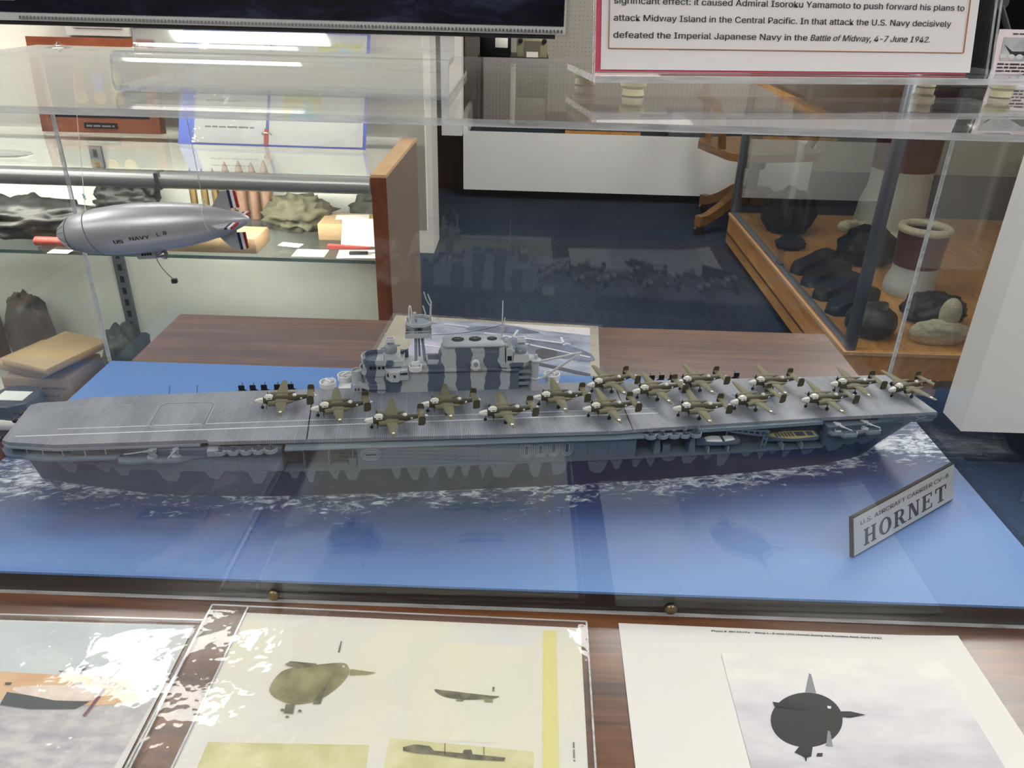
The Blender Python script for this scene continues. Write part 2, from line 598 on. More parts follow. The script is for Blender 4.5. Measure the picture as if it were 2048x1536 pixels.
def hull_mat():
    t = NT('hull_camouflage')
    sp = t.n('SeparateXYZ', {0: t.coord()})
    x, z = t.math('MULTIPLY', sp.outputs[0], 100.0), t.math('MULTIPLY', sp.outputs[2], 100.0)
    pos = t.math('DIVIDE', t.math('ADD', x, 37.0), 74.0)
    ZK = 2.33
    blobs = [[-35.5, -34.0, 1.9], [-33.2, -31.4, 1.3], [-29.91, -28.93, 1.69], [-28.74, -27.33, 1.55], [-25.5, -23.6, 1.3], [-21.9, -20.6, 1.6], [-18.9, -17.4, 1.2], [-15.87, -14.96, 1.57],
             [-14.60, -13.90, 1.2], [-12.82, -12.08, 1.31], [-11.83, -10.56, 1.24], [-8.24, -7.49, 1.24], [-7.11, -6.09, 1.09], [-5.78, -4.79, 1.25], [-4.37, -3.38, 1.18], [-3.07, -2.38, 1.30], [-1.77, -1.07, .96],
             [-.99, 1.26, .97], [2.12, 3.15, .85], [3.73, 5.23, 1.0], [6.58, 8.46, 1.0], [8.55, 9.48, 1.2], [10.18, 11.07, 1.38], [11.44, 12.13, 1.28], [12.51, 13.86, 1.74], [14.05, 15.57, 1.42],
             [15.87, 16.74, 1.8], [17.07, 18.19, .98], [19.07, 20.07, 1.8], [20.46, 21.17, 1.28], [21.56, 22.07, 1.8], [22.52, 23.49, 1.42], [24.11, 25.65, 1.45], [26.3, 28.1, 1.52], [28.11, 29.2, 2.0], [29.3, 30.9, 1.75], [31.2, 32.4, 2.1]]
    low = None
    for k in range(0, len(blobs), 7):
        st = []
        for a, b, zb in blobs[k:k + 7]:
            wd = b - a
            for q, zz in ((a, ZK), (a + .26 * wd, zb), (b - .3 * wd, zb), (b, ZK)):
                st.append(((q + 37) / 74, (zz / 5,) * 3))
        r = t.ramp(pos, st, 'EASE')
        low = r if low is None else t.math('MINIMUM', low, r)
    wob = t.math('MULTIPLY', t.math('SUBTRACT', t.noise(t.coord(), 220, 2), .5), .05)
    f = t.math('GREATER_THAN', t.math('DIVIDE', z, 5.0), t.math('ADD', low, wob))
    c = t.mix(f, lin((22, 42, 80)), lin((84, 99, 116)))
    nz = t.noise(t.mapping(t.coord(), (1, 1, 4)), 60, 4)
    c = t.mix(t.math('MULTIPLY', nz, .22), c, lin((52, 62, 76)))
    # port lights: a row of small dark dots just under the knuckle, fine plate seams above
    fx = t.math('ABSOLUTE', t.math('SUBTRACT', t.math('FRACT', t.math('DIVIDE', x, .86)), .5))
    dz = t.math('ABSOLUTE', t.math('SUBTRACT', z, 2.06))
    rr = t.math('ADD', t.math('POWER', t.math('MULTIPLY', fx, .86), 2.0), t.math('POWER', dz, 2.0))
    c = t.mix(t.math('LESS_THAN', rr, .0022), c, lin((16, 20, 28)))
    sx = t.math('LESS_THAN', t.math('FRACT', t.math('DIVIDE', x, 1.77)), .018)
    up = t.math('GREATER_THAN', z, 2.5)
    c = t.mix(t.math('MULTIPLY', t.math('MULTIPLY', sx, up), .5), c, lin((44, 54, 68)))
    return t.done(t.pbsdf(col=c, rough=.5))


def camo_mat():
    t = NT('island_camouflage')
    sp = t.n('SeparateXYZ', {0: t.coord()})
    x = t.math('MULTIPLY', sp.outputs[0], 100.0)
    wv = t.noise(t.mapping(t.coord(), (.6, .3, 1.3)), 60, 2)
    xx = t.math('ADD', x, t.math('MULTIPLY', t.math('SUBTRACT', wv, .5), 1.1))
    st = [(0, 0)]
    for a, b in ((-10.4, -9.5), (-8.75, -7.45), (-5.55, -4.2), (-3.1, -1.85), (-.8, .5), (1.25, 2.35)):
        st += [((a + 12) / 20, 1), ((b + 12) / 20, 0)]
    f = t.ramp(t.math('DIVIDE', t.math('ADD', xx, 12.0), 20.0), [(p, (v, v, v)) for p, v in st], 'CONSTANT')
    c = t.mix(f, lin((164, 168, 174)), lin((82, 95, 112)))
    return t.done(t.pbsdf(col=c, rough=.5))


def deck_mat():
    t = NT('planked_deck')
    sp = t.n('SeparateXYZ', {0: t.coord()})
    x, y = t.math('MULTIPLY', sp.outputs[0], 100.0), t.math('MULTIPLY', sp.outputs[1], 100.0)
    seam = t.math('PINGPONG', x, .065)
    seam = t.math('LESS_THAN', seam, .022)
    strip = t.math('LESS_THAN', t.math('FRACT', t.math('DIVIDE', x, 1.02)), .10)
    dash = t.math('LESS_THAN', t.math('FRACT', t.math('DIVIDE', y, .21)), .5)
    nz = t.noise(t.mapping(t.coord(), (1, .5, 1)), 35, 5, .6)
    c = t.mix(t.ramp(nz, [(.3, (0, 0, 0)), (.7, (1, 1, 1))]), lin((114, 119, 131)), lin((150, 154, 164)))
    c = t.mix(t.math('MULTIPLY', seam, .7), c, lin((70, 76, 90)))
    c = t.mix(t.math('MULTIPLY', t.math('MULTIPLY', strip, dash), .45), c, lin((150, 154, 162)))
    h = t.math('SUBTRACT', 1.0, seam)
    return t.done(t.pbsdf(col=c, rough=.55, normal=t.bump(h, .5, .0004)))


G = {}
G['hull'] = hull_mat()
G['camo'] = camo_mat()
G['deck'] = deck_mat()
G['blue'] = mat('ship_ocean_grey', (84, 98, 114), .5, var=.06, vs=120)
G['raft'] = mat('ship_raft_grey', (118, 132, 146), .5)
G['bay'] = mat('ship_hangar_wall', (66, 66, 76), .6, var=.1, vs=120)
G['tube'] = mat('ship_catwalk_grey', (92, 107, 122), .5)
G['cap'] = mat('funnel_cap_grey', (140, 147, 156), .5)
G['light'] = mat('ship_light_grey', (176, 180, 186), .5)
G['mid'] = mat('ship_mid_grey', (128, 138, 150), .5)
G['white'] = mat('ship_pale_grey', (206, 208, 212), .5)
G['dark'] = mat('ship_dark_grey', (66, 78, 94), .5)
G['blk'] = mat('ship_black', (14, 15, 18), .4)
G['line'] = mat('deck_white_line', (196, 200, 208), .6)
G['fade'] = mat('deck_faint_line', (136, 141, 152), .6)
G['buff'] = mat('boat_buff', (176, 160, 112), .5)

# hull below the knuckle and up to the gallery, lofted by stations
ST = [  # x, near/far half breadth at waterline, at z=2.4, at z=4.2
    (-35.2, .06, .10, .6), (-34.2, .42, .75, 1.6), (-32.5, 1.0, 1.5, 2.4), (-30, 1.75, 2.3, 3.0), (-26.5, 2.75, 3.1, 3.4), (-22, 3.45, 3.6, 3.7),
    (-17.5, 3.85, 3.95, 3.95), (-10, 4.05, 4.1, 4.1), (0, 4.1, 4.12, 4.12), (5.5, 4.05, 4.1, 4.1), (12, 3.85, 4.0, 4.05), (20, 3.45, 3.9, 4.0),
    (26.5, 2.75, 3.45, 3.8), (30, 2.0, 2.9, 3.4), (32.5, 1.1, 2.2, 2.9), (33.6, .5, 1.5, 2.3), (34.2, .12, .7, 1.4)]
YC = -.22
ZL = [0, .6, 1.2, 1.8, 2.35]


def breadth(s, z):
    x, a, b, c = s
    return a + (b - a) * (z / 2.4) ** 1.2 if z <= 2.4 else b + (c - b) * (z - 2.4) / 1.8


def xrake(i, x, z):
    if x < -30:
        return x - .30 * z * min(1, (-30 - x) / 5)
    if x > 29:
        return x - (1.55 - .75 * z) * min(1.3, (x - 29) / 4.5) * .75
    return x


hull = S()
rings = []
for i, s in enumerate(ST):
    r = [(xrake(i, s[0], z), YC - breadth(s, z), z) for z in ZL] + [(xrake(i, s[0], z), YC + breadth(s, z), z) for z in ZL[::-1]]
    rings.append(r)
hull.loft(rings)
# bow and stern sides rise to the gallery; the bays amidships stay open
ZU = [2.35, 3.0, 3.6, 4.25]
for a, b in ((0, 6), (11, 16)):
    rings = []
    for i in range(a, b + 1):
        s = ST[i]
        if a == 0 and i == 6:
            s = (-16.2,) + s[1:]
        if a == 11 and i == 11:
            s = (25.9, 2.8, 3.5, 3.85)
        rings.append([(xrake(i, s[0], z), YC - breadth(s, z), z) for z in ZU] + [(xrake(i, s[0], z), YC + breadth(s, z), z) for z in ZU[::-1]])
    hull.loft(rings)
# flush hangar side between the bays
hull.prism([(-10.5, -4.32), (10.2, -4.35), (10.2, 3.7), (-10.5, 3.7)], 2.35, 4.3)
hull.build('hull', G['hull'], ship, 30)
for q in ((-16.2, -10.5, -3.35, 3.2), (10.2, 25.9, -3.0, 3.0)):
    S().box(*q, 2.35, 4.5).build('hangar_wall', G['bay'], ship)
led = S()
led.prism([(-16.1, -4.3), (-10.5, -4.42), (10.2, -4.46), (16, -4.3), (25.9, -3.98), (25.9, -2.9), (-16.1, -3.2)], 2.30, 2.42)
led.build('main_deck_ledge', G['blue'], ship)
for px_ in (-14.7, -12.9, -11.15):
    S().box(px_, px_ + .07, -4.15, -3.3, 2.4, 4.4).build('bay_pillar', G['blue'], ship)
for px_ in (12.2, 15.0):
    S().loft([[(px_ - .28, -4.1, 2.4), (px_ + .28, -4.1, 2.4), (px_ + .28, -3.0, 2.4), (px_ - .28, -3.0, 2.4)], [(px_ - .12, -3.9, 4.4), (px_ + .12, -3.9, 4.4), (px_ + .12, -3.0, 4.4), (px_ - .12, -3.0, 4.4)]]).build('bay_pillar', G['blue'], ship)
for q in ((-10.75, -10.5, -4.3, -3.3, 2.4, 4.3), (10.2, 10.4, -4.3, -3.0, 2.4, 4.3)):
    S().box(*q).build('bay_pillar', G['blue'], ship)
for q in ((12.7, 13.3, -3.9, -3.0, 2.4, 3.1), (-11.4, -10.9, -4.1, -3.4, 2.4, 3.1)):
    S().box(*q).build('deck_locker', G['blue'], ship)

# flight deck
near = [(-35.95, -2.45), (-35.4, -2.8), (-32, -3.42), (-21.5, -3.45), (-21.3, -3.75), (-14.3, -3.92), (0, -4.2), (9, -4.33), (10, -4.2), (25.4, -3.45), (35.5, -3.2)]
far = [(34.8, 3.52), (28.7, 3.6), (10, 3.85), (-20.5, 4.1), (-32.3, 3.76), (-33.5, 3.25), (-35.6, 3.1), (-36.15, 2.75)]
dk = S()
dk.prism(near + far, 4.5, 4.8)
dk.build('flight_deck', G['deck'], ship, 20)
under = S()
under.prism([(x, y + .35) for x, y in near] + [(x, y - .3) for x, y in far], 4.2, 4.5)
under.build('deck_girders', G['dark'], ship)


def dline(mb, a, b, wd, z=4.803, t=.006):
    a, b = Vector(a), Vector(b)
    n = Vector((-(b - a).y, (b - a).x)).normalized() * wd / 2
    mb.prism([tuple(a - n), tuple(b - n), tuple(b + n), tuple(a + n)], z - .004, z + t)
    return mb


dline(S(), (-35.22, -2.02), (12.68, -1.82), .11).build('deck_line', G['line'], ship)
dline(S(), (-32.63, -1.14), (12.7, -1.0), .07).build('deck_line', G['line'], ship)
fl = S()
dline(fl, (-34.86, 2.05), (-28.5, 2.27), .12)
dline(fl, (-34.9, -1.3), (-33, -1.3), .05)
fl.build('deck_line', G['fade'], ship)
el = S()
q = [(-26.3, -1.0), (-26.3, 2.0), (-25.9, 2.4), (-22.5, 2.4), (-22.1, 2.0), (-22.1, -1.0), (-22.5, -1.35), (-25.9, -1.35)]
for i in range(8):
    dline(el, q[i], q[(i + 1) % 8], .16)
el.build('elevator_rim', G['fade'], ship)
el = S()
for i in range(8):
    c0 = Vector((-24.2, .52))
    dline(el, tuple(c0 + (Vector(q[i]) - c0) * .955), tuple(c0 + (Vector(q[(i + 1) % 8]) - c0) * .955), .035, 4.805)
el.build('elevator_seam', G['dark'], ship)
for xa, ya, xb, yb in ((-14.34, -3.95, -14.71, 4.0), (10.03, -4.25, 10.32, 3.86)):
    dline(S(), (xa, ya), (xb, yb), .09).build('deck_joint', G['blk'], ship)
for x0, x1, y0, y1 in ((-27.6, -26.9, 2.5, 3.9), (-13.2, -12.5, -3.85, -2.3)):
    pan = S()
    for k in range(7):
        yy = y0 + (y1 - y0) * k / 6
        dline(pan, (x0, yy), (x1, yy), .035)
    pan.build('slotted_panel', G['fade'], ship)

# edge flange, bow lip and catwalks
lip = S()
nl = [(-36.1, -2.3), (-35.5, -2.9), (-32.0, -3.56), (-22, -3.6)]
lip.prism(nl + [(-22, -3.2), (-35.0, -2.2), (-35.9, 2.6), (-36.4, 2.6)], 4.34, 4.5)
lip.build('deck_rim', G['mid'], ship)
lip = S()
lip.prism([(-36.3, -2.2), (-35.6, -3.15), (-32.4, -3.95), (-27.9, -4.0), (-27.6, -3.3), (-32, -2.6), (-35.2, -1.9), (-35.9, 2.4), (-36.6, 2.4)], 3.72, 3.9)
lip.build('bow_catwalk', G['blue'], ship)
for x, y in ((-35.4, -2.75), (-34.2, -3.0), (-33.0, -3.3), (-31.6, -3.5), (-30.0, -3.6), (-28.6, -3.6)):
    S().tube([(x, y, 3.88), (x, y, 4.4)], .05, 6).build('catwalk_post', G['mid'], ship)
S().box(-31, -21.6, -3.55, -2.8, 3.2, 4.3).build('gallery_wall', G['bay'], ship)
cw = S()
cw.extx([(-4.2, 4.40), (-4.45, 4.37), (-4.52, 4.25), (-4.45, 4.13), (-4.2, 4.1), (-3.6, 4.12), (-3.6, 4.38)], -15.9, -10.2)
cw.loft([[(x, yo, 4.40), (x, yo - .26, 4.37), (x, yo - .33, 4.26), (x, yo - .26, 4.14), (x, yo, 4.1), (x, yo + .4, 4.12), (x, yo + .4, 4.38)] for x, yo in ((-10.2, -4.22), (0, -4.32), (8.8, -4.38), (10.9, -4.3))])
cw.build('catwalk', G['tube'], ship)
cw = S()
cw.loft([[(x, yo, 4.62), (x, yo - .22, 4.6), (x, yo - .28, 4.36), (x, yo - .2, 4.3), (x, yo + .3, 4.3), (x, yo + .3, 4.62)] for x, yo in ((15.2, -4.02), (20, -3.82), (25.6, -3.5))])
cw.build('catwalk', G['tube'], ship)
S().box(-21.4, -20.6, -4.35, -3.4, 3.9, 4.35).build('catwalk_box', G['mid'], ship)

# stern box and sponson with two guns each end
sb = S()
sb.loft([[(x, y0, 4.05), (x, -1.0, 4.05), (x, -1.0, 4.55), (x, y0, 4.55)] for x, y0 in ((30.5, -3.25), (35.4, -3.22))])
sb.loft([[(35.2, -3.2, 4.1), (35.2, 3.4, 4.1), (35.2, 3.4, 4.5), (35.2, -3.2, 4.5)], [(35.75, -3.0, 4.15), (35.3, 3.3, 4.15), (35.3, 3.3, 4.6), (35.75, -3.0, 4.6)]])
sb.box(30.5, 35.2, -3.35, -3.1, 4.02, 4.14)
sb.build('stern_gallery', G['blue'], ship)
xg = S()
for a in (0, 1):
    xg.bar((33.7, -3.3, 4.15 + .3 * a), (34.6, -3.3, 4.45 - .3 * a), .04, .08)
xg.build('stern_brace', G['mid'], ship)
sp_ = S()
sp_.prism([(25.9, -3.7), (26.3, -4.25), (26.9, -4.3), (27.05, -4.65), (28.15, -4.6), (28.3, -4.2), (29.1, -4.05), (29.25, -4.35), (30.3, -4.25), (30.45, -3.7), (30.6, -2.5), (25.9, -2.5)], 3.5, 3.72)
sp_.build('sponson', G['blue'], ship)
spr = S()
pp = [(25.95, -3.7), (26.3, -4.25), (26.9, -4.3), (27.05, -4.65), (28.15, -4.6), (28.3, -4.2), (29.1, -4.05), (29.25, -4.35), (30.3, -4.25), (30.45, -3.7)]
for i in range(len(pp) - 1):
    spr.bar(pp[i] + (3.78,), pp[i + 1] + (3.78,), .06, .28)
spr.build('sponson_rail', G['mid'], ship)
sp_ = S()
sp_.prism([(-27.9, -3.5), (-27.6, -4.3), (-26.2, -4.45), (-25.6, -4.2), (-25.0, -4.45), (-23.4, -4.45), (-22.6, -4.0), (-21.8, -3.9), (-21.6, -3.3), (-27.9, -3.0)], 3.55, 3.72)
sp_.build('sponson', G['blue'], ship)


def gun5(x, y, z, az, m=None, L=1.25):
    """dual purpose gun with pedestal, cradle and long barrel aimed along azimuth az"""
    mb = S()
    mb.T = Matrix.Translation((x, y, z)) @ Matrix.Rotation(az, 4, 'Z')
    mb.lathe([(.36, 0), (.36, .08), (.2, .14), (.16, .3)], n=16)
    mb.box(-.12, .12, -.24, -.14, .2, .62).box(-.12, .12, .14, .24, .2, .62)
    mb.box(-.38, .22, -.12, .12, .38, .62)
    mb.tube([(.2, 0, .5), (.55, 0, .53), (.56, 0, .53), (L, 0, .58)], [.1, .085, .06, .045], 10)
    mb.box(-.3, -.1, .2, .36, .1, .4).box(-.1, .1, -.42, -.24, .1, .36)
    return mb.build('deck_gun', m or G['mid'], ship)


gun5(26.9, -3.7, 3.72, math.radians(-60), G['light'])
gun5(29.3, -3.5, 3.72, math.radians(-55), G['light'])
gun5(-25.4, -3.8, 3.72, math.radians(-165), G['mid'], 1.8)
gun5(-23.7, -3.8, 3.72, math.radians(-100), G['mid'])


def scallops(xs, y, z, name='gun_gallery'):
    g = S()
    pts = []
    for x in xs:
        for k in range(9):
            a = PI + PI * k / 8
            pts.append((x + .46 * math.cos(a), y + .42 * math.sin(a)))
    base = [(xs[0] - .5, y + .5)] + pts + [(xs[-1] + .5, y + .5)]
    g.prism(base, z - .06, z)
    for i in range(len(pts) - 1):
        g.bar(pts[i] + (z + .12,), pts[i + 1] + (z + .12,), .05, .3)
    o = g.build(name, G['mid'], ship)
    for x in xs:
        b = S()
        b.T = Matrix.Translation((x, y, z))
        b.lathe([(.2, 0), (.12, .1), (.09, .3)], n=10)
        b.box(-.14, .14, -.05, .05, .28, .5)
        b.tube([(0, -.05, .42), (0, -.62, .52)], .03, 6)
        b.build('light_gun', G['dark'], o)
    return o


scallops([-20.4, -19.5, -18.6, -17.75, -16.9], -4.35, 4.2)
scallops([11.4, 12.35, 13.25, 14.1, 14.95], -4.4, 4.22)


def ring(mb, c, r0, r1, z0, z1, n=28, m=0):
    for i in range(n):
        a, b = 2 * PI * i / n, 2 * PI * (i + 1) / n
        ca, sa, cb, sb_ = math.cos(a), math.sin(a), math.cos(b), math.sin(b)
        mb.add([(c[0] + r0 * ca, c[1] + r0 * sa, z0), (c[0] + r1 * ca, c[1] + r1 * sa, z0), (c[0] + r1 * ca, c[1] + r1 * sa, z1), (c[0] + r0 * ca, c[1] + r0 * sa, z1),
                (c[0] + r0 * cb, c[1] + r0 * sb_, z0), (c[0] + r1 * cb, c[1] + r1 * sb_, z0), (c[0] + r1 * cb, c[1] + r1 * sb_, z1), (c[0] + r0 * cb, c[1] + r0 * sb_, z1)],
               [(0, 4, 5, 1), (1, 5, 6, 2), (2, 6, 7, 3), (3, 7, 4, 0)], m)
    return mb


def quad(x, y, z, az, par):
    b = S()
    b.T = Matrix.Translation((x, y, z)) @ Matrix.Rotation(az, 4, 'Z')
    b.lathe([(.32, 0), (.3, .1), (.18, .16)], n=14)
    b.box(-.3, .1, -.26, .26, .14, .36)
    for k in range(4):
        b.tube([(.05, -.18 + .12 * k, .34), (.62, -.18 + .12 * k, .5)], .028, 6)
    b.box(-.05, .06, -.34, .34, .3, .56)
    return b.build('quad_gun', G['white'], par)


for i, (x, y, az, z) in enumerate(((-13.6, 4.55, .7, 4.8), (-12.25, 5.75, -.6, 4.8), (5.2, 4.85, .5, 4.8))):
    g = S()
    ring(g, (x, y), .60, .68, z - .02, z + .42)
    g.lathe([(.64, z - .12), (.64, z + .02)], (x, y, 0), 28)
    g.prism([(x - .5, 3.4), (x + .5, 3.4), (x + .5, y), (x - .5, y)], z - .3, z - .1)
    o = g.build('gun_tub', G['white'], ship)
    quad(x, y, z + .02, az, o)
dt = S()
dt.loft([[(-11.5, 3.25, 4.8), (-10.75, 3.3, 4.8), (-10.6, 4.6, 4.8), (-11.6, 4.6, 4.8)], [(-11.45, 3.3, 5.4), (-10.8, 3.35, 5.4), (-10.7, 4.5, 5.4), (-11.5, 4.5, 5.4)]])
dt.lathe([(.46, 5.4), (.44, 6.55), (.38, 6.55), (.38, 6.4)], (-11.1, 3.9, 0), 22)
o = dt.build('director_tower', G['camo'], ship)
S().box(-11.3, -11.22, 3.2, 3.28, 4.95, 5.15).box(-11.05, -10.97, 3.2, 3.28, 4.95, 5.15).build('port_light', G['blk'], o)

# light guns along the far edge
for k, x in enumerate((-20.6, -19.7, -18.8, -17.75, -16.65, 13.9, 14.75, 15.7, 21.5)):
    b = S()
    b.T = Matrix.Translation((x, 4.75 if k < 5 else 4.45, 4.15))
    ring(b, (0, 0), .40, .46, 0, .22, 18)
    b.lathe([(.46, -.1), (.46, 0)], n=18)
    b.prism([(-.4, -1.0), (.4, -1.0), (.4, 0), (-.4, 0)], -.1, 0)
    b.lathe([(.22, 0), (.1, .15), (.09, .4)], n=10)
    b.box(-.24, .24, -.05, .05, .42, .82)
    b.tube([(0, .05, .6), (0, .6, .75)], .035, 6)
    b.build('light_gun', G['blk'], ship)
for x in (-26.2, -24.05):
    S().tube([(x, 4.15, 4.5), (x + .1, 4.5, 5.25)], .03, 6).build('whip_aerial', G['dark'], ship)
b = S()
for x, y, z in ((-36.5, 2.0, 4.5), (-36.65, 1.1, 4.4), (-36.6, -1.3, 4.25), (-36.3, -1.0, 3.3)):
    b.ell((x, y, z), (.2, .26, .2), 8, 6)
    b.tube([(x, y, z), (x - .55, y - .2, z + .2)], .05, 6)
b.build('bow_guns', G['blk'], ship)
b = S()
b.box(-36.0, -35.3, -1.5, -.8, 2.7, 2.95).tube([(-35.6, -1.1, 2.8), (-36.6, -1.6, 2.9)], .07, 6).ell((-35.9, -1.3, 2.9), (.25, .2, .2), 8, 6)
b.build('bow_guns', G['blk'], ship)

# life rafts (racetrack rings) on the hangar side


def raft(x, z, upright, k):
    b = S()
    for r, q in ((.45, .03), (.31, .06), (.17, .09)):
        pts = []
        L = .26
        for i in range(24):
            a = 2 * PI * i / 24
            dx, dz = r * math.cos(a), r * math.sin(a)
            if upright:
                pts.append((x + dx, z + dz + (L if dz > 0 else -L)))
            else:
                pts.append((x + dx + (L if dx > 0 else -L), z + dz))
        ps_ = [(p[0], -4.38 - q * .9, p[1]) for p in pts]
        b.tube(ps_ + ps_[:1], .045, 6, cap=False)
    o_ = b.build('life_raft', G['raft'], ship)
    k_ = [(.42 * math.cos(2 * PI * i / 24), .42 * math.sin(2 * PI * i / 24)) for i in range(24)]
    S().exty([(x + p[0], z + p[1] + (.26 if p[1] > 0 else -.26)) if upright else (x + p[0] + (.26 if p[0] > 0 else -.26), z + p[1]) for p in k_], -4.385, -4.33).build('raft_floor', G['dark'], o_, 20)


raft(-9.75, 3.58, False, 0)
for k, x in enumerate((1.88, 2.93, 3.95, 4.98)):
    raft(x, 3.46 + .03 * k, True, k)
for x0, x1 in ((-7.9, -6.6), (-6.3, -5.1), (-4.9, -3.4), (-3.2, -1.4), (-1.0, 0.0), (6.6, 8.2)):
    door = S()
    for a, c in (((x0, 2.6), (x0, 3.7)), ((x0, 3.7), (x1, 3.7)), ((x1, 3.7), (x1, 2.6))):
        door.bar((a[0], -4.345, a[1]), (c[0], -4.345, c[1]), .03, .03)
    door.build('shutter_seam', G['dark'], ship)

# boats, boat crane, chocks


def boat(x, z, y, L, B, top, kind):
    b = S()
    rs = []
    for k in range(13):
        u = k / 12
        hw = B / 2 * (math.sin(PI * min(1, (.06 + u * .9) * .62 / .5 * .5 + .0)) ** .6 if u < .5 else (1 - .28 * ((u - .5) / .5) ** 2.2))
        hw = B / 2 * (min(1, (u / .42)) ** .55 * .98 + .02) * (1 - .25 * max(0, (u - .55) / .45) ** 2)
        xx = x - L / 2 + L * u
        sh = .09 * (2 * u - 1) ** 2
        rs.append([(xx, y - hw, z + .5 + sh), (xx, y - hw * .9, z + .22), (xx, y - hw * .25, z), (xx, y + hw * .25, z), (xx, y + hw * .9, z + .22), (xx, y + hw, z + .5 + sh)])
    b.loft(rs)
    o = b.build('ship_boat', G['blue'], ship)
    c = S()
    if kind == 0:
        for a0, a1 in ((-.30, .08), (.14, .40)):
            r2 = []
            for k in range(7):
                u = a0 + (a1 - a0) * k / 6
                hw = B * .36 * (1 - abs(u) ** 2 * 2.2)
                hh = .16 * (1 - ((k - 3) / 3.4) ** 4)
                r2.append([(x + L * u, y - hw, z + .5), (x + L * u, y - hw * .8, z + .5 + hh), (x + L * u, y + hw * .8, z + .5 + hh), (x + L * u, y + hw, z + .5)])
            c.loft(r2)
        c.build('boat_canopy', G['white'], o)
        S().box(x + L * .09, x + L * .13, y - B * .3, y + B * .3, z + .5, z + .6).build('boat_cockpit', G['dark'], o)
    else:
        pts = []
        for k in range(13):
            u = k / 12
            hw = B / 2 * (min(1, (u / .42)) ** .55 * .9) * (1 - .25 * max(0, (u - .55) / .45) ** 2)
            pts.append((x - L / 2 + L * u * .99 + .02, hw))
        c.prism([(p[0], y - p[1]) for p in pts] + [(p[0], y + p[1]) for p in pts[::-1]], z + .5, z + .58)
        c.build('boat_deck', G['buff'], o)
        sl = S()
        for k in range(6):
            sl.box(x - L * .33 + k * .27, x - L * .33 + k * .27 + .13, y - B * .3, y + B * .3, z + .57, z + .60)
        sl.box(x + L * .07, x + L * .25, y - B * .27, y + B * .27, z + .57, z + .60).box(x + L * .3, x + L * .42, y - B * .27, y + B * .27, z + .57, z + .60)
        sl.build('boat_thwarts', G['dark'], o)


boat(17.1, 2.85, -3.75, 3.4, 1.05, 0, 0)
boat(23.3, 2.82, -3.5, 4.2, 1.15, 0, 1)
for x in (16.3, 17.9, 22.4, 24.0):
    S().box(x - .04, x + .04, -4.25, -3.0, 2.42, 2.95).build('boat_chock', G['mid'], ship)


def truss(mb, a, b, w0, w1, n, th, nrm):
    """flat box girder with lightening holes: two rails and rungs"""
    a, b, nrm = Vector(a), Vector(b), Vector(nrm).normalized()
    t = (b - a).normalized()
    s = t.cross(nrm).normalized()
    mb.bar(a + s * w0 / 2, b + s * w1 / 2, .07, th)
    mb.bar(a - s * w0 / 2, b - s * w1 / 2, .07, th)
    for k in range(n + 1):
        u = k / n
        p = a + (b - a) * u
        wd = w0 + (w1 - w0) * u
        mb.bar(p + s * wd / 2, p - s * wd / 2, .09, th)


cr = S()
truss(cr, (20.75, -4.0, 2.45), (20.95, -4.0, 3.85), .3, .34, 3, .14, (0, 1, 0))
truss(cr, (20.9, -4.0, 3.85), (17.9, -4.05, 4.3), .42, .2, 6, .14, (0, 1, 0))
cr.tube([(17.9, -4.05, 4.3), (17.65, -4.05, 4.25), (17.6, -4.05, 4.0), (17.75, -4.05, 3.85)], .05, 6)
cr.lathe([(.22, 0), (.22, .1)], (20.95, -4.0, 4.0), 14)
cr.build('boat_crane', G['blue'], ship)

# ------------------------------------------------------------------ island
isl = S()
arc = [(-9.4 + 1.25 * math.cos(PI / 2 + PI * k / 10), 4.25 + 1.25 * math.sin(PI / 2 + PI * k / 10)) for k in range(11)]
isl.prism([(-9.4, 3.0), (2.1, 3.0), (2.1, 5.5)] + arc[:-1], 4.8, 6.7)
isl.box(-8.3, -4.2, 3.15, 5.2, 6.7, 7.15)
island = isl.build('island', G['camo'], ship, 30)
S().prism([(-7.0, 2.8), (.6, 2.8), (1.1, 2.6), (1.9, 2.6), (2.3, 3.0), (2.3, 5.6), (-7.0, 5.6)], 6.66, 6.78).build('ledge', G['camo'], island)


def tub_wall(name, cx, cy, r, x1, yn, yf, z0, z1, floor=True):
    b = S()
    pts = [(x1, yf)] + [(cx + r * math.cos(PI / 2 + PI * k / 14), cy + r * math.sin(PI / 2 + PI * k / 14)) for k in range(15)] + [(x1, yn)]
    for i in range(len(pts) - 1):
        b.bar(pts[i] + ((z0 + z1) / 2,), pts[i + 1] + ((z0 + z1) / 2,), .07, z1 - z0)
    if floor:
        b.prism(pts, z0 - .06, z0 + .04)
    return b.build(name, G['camo'], island, 30)


tub_wall('bridge_wing', -9.7, 4.2, 1.5, -8.7, 2.72, 5.7, 5.3, 5.75)
tub_wall('bridge_wing', -9.65, 4.15, 1.2, -8.6, 2.95, 5.3, 6.35, 6.75)
b = S()
b.prism([(-9.6 + 1.0 * math.cos(PI / 2 + PI * k / 10), 4.1 + 1.0 * math.sin(PI / 2 + PI * k / 10)) for k in range(11)] + [(-8.2, 3.1), (-8.2, 5.1)], 6.4, 7.35)
b.build('pilot_house', G['camo'], island, 30)
wn = S()
for k in range(4):
    a = PI * 1.28 + .16 * k
    wn.box(-10.0 + .33 * k, -9.8 + .33 * k, 3.02, 3.12, 6.95, 7.14)
wn.build('bridge_window', G['blk'], island)
tub_wall('bridge_wing', -9.6, 4.1, 1.08, -8.1, 3.0, 5.2, 7.3, 7.72)
ph = S()
ph.prism([(-8.75, 2.95), (-8.3, 2.3), (-7.75, 2.3), (-7.6, 2.6), (-6.95, 2.72), (-6.95, 3.3), (-8.75, 3.3)], 6.1, 6.95)
o = ph.build('lookout_house', G['light'], island, 20)
wn = S()
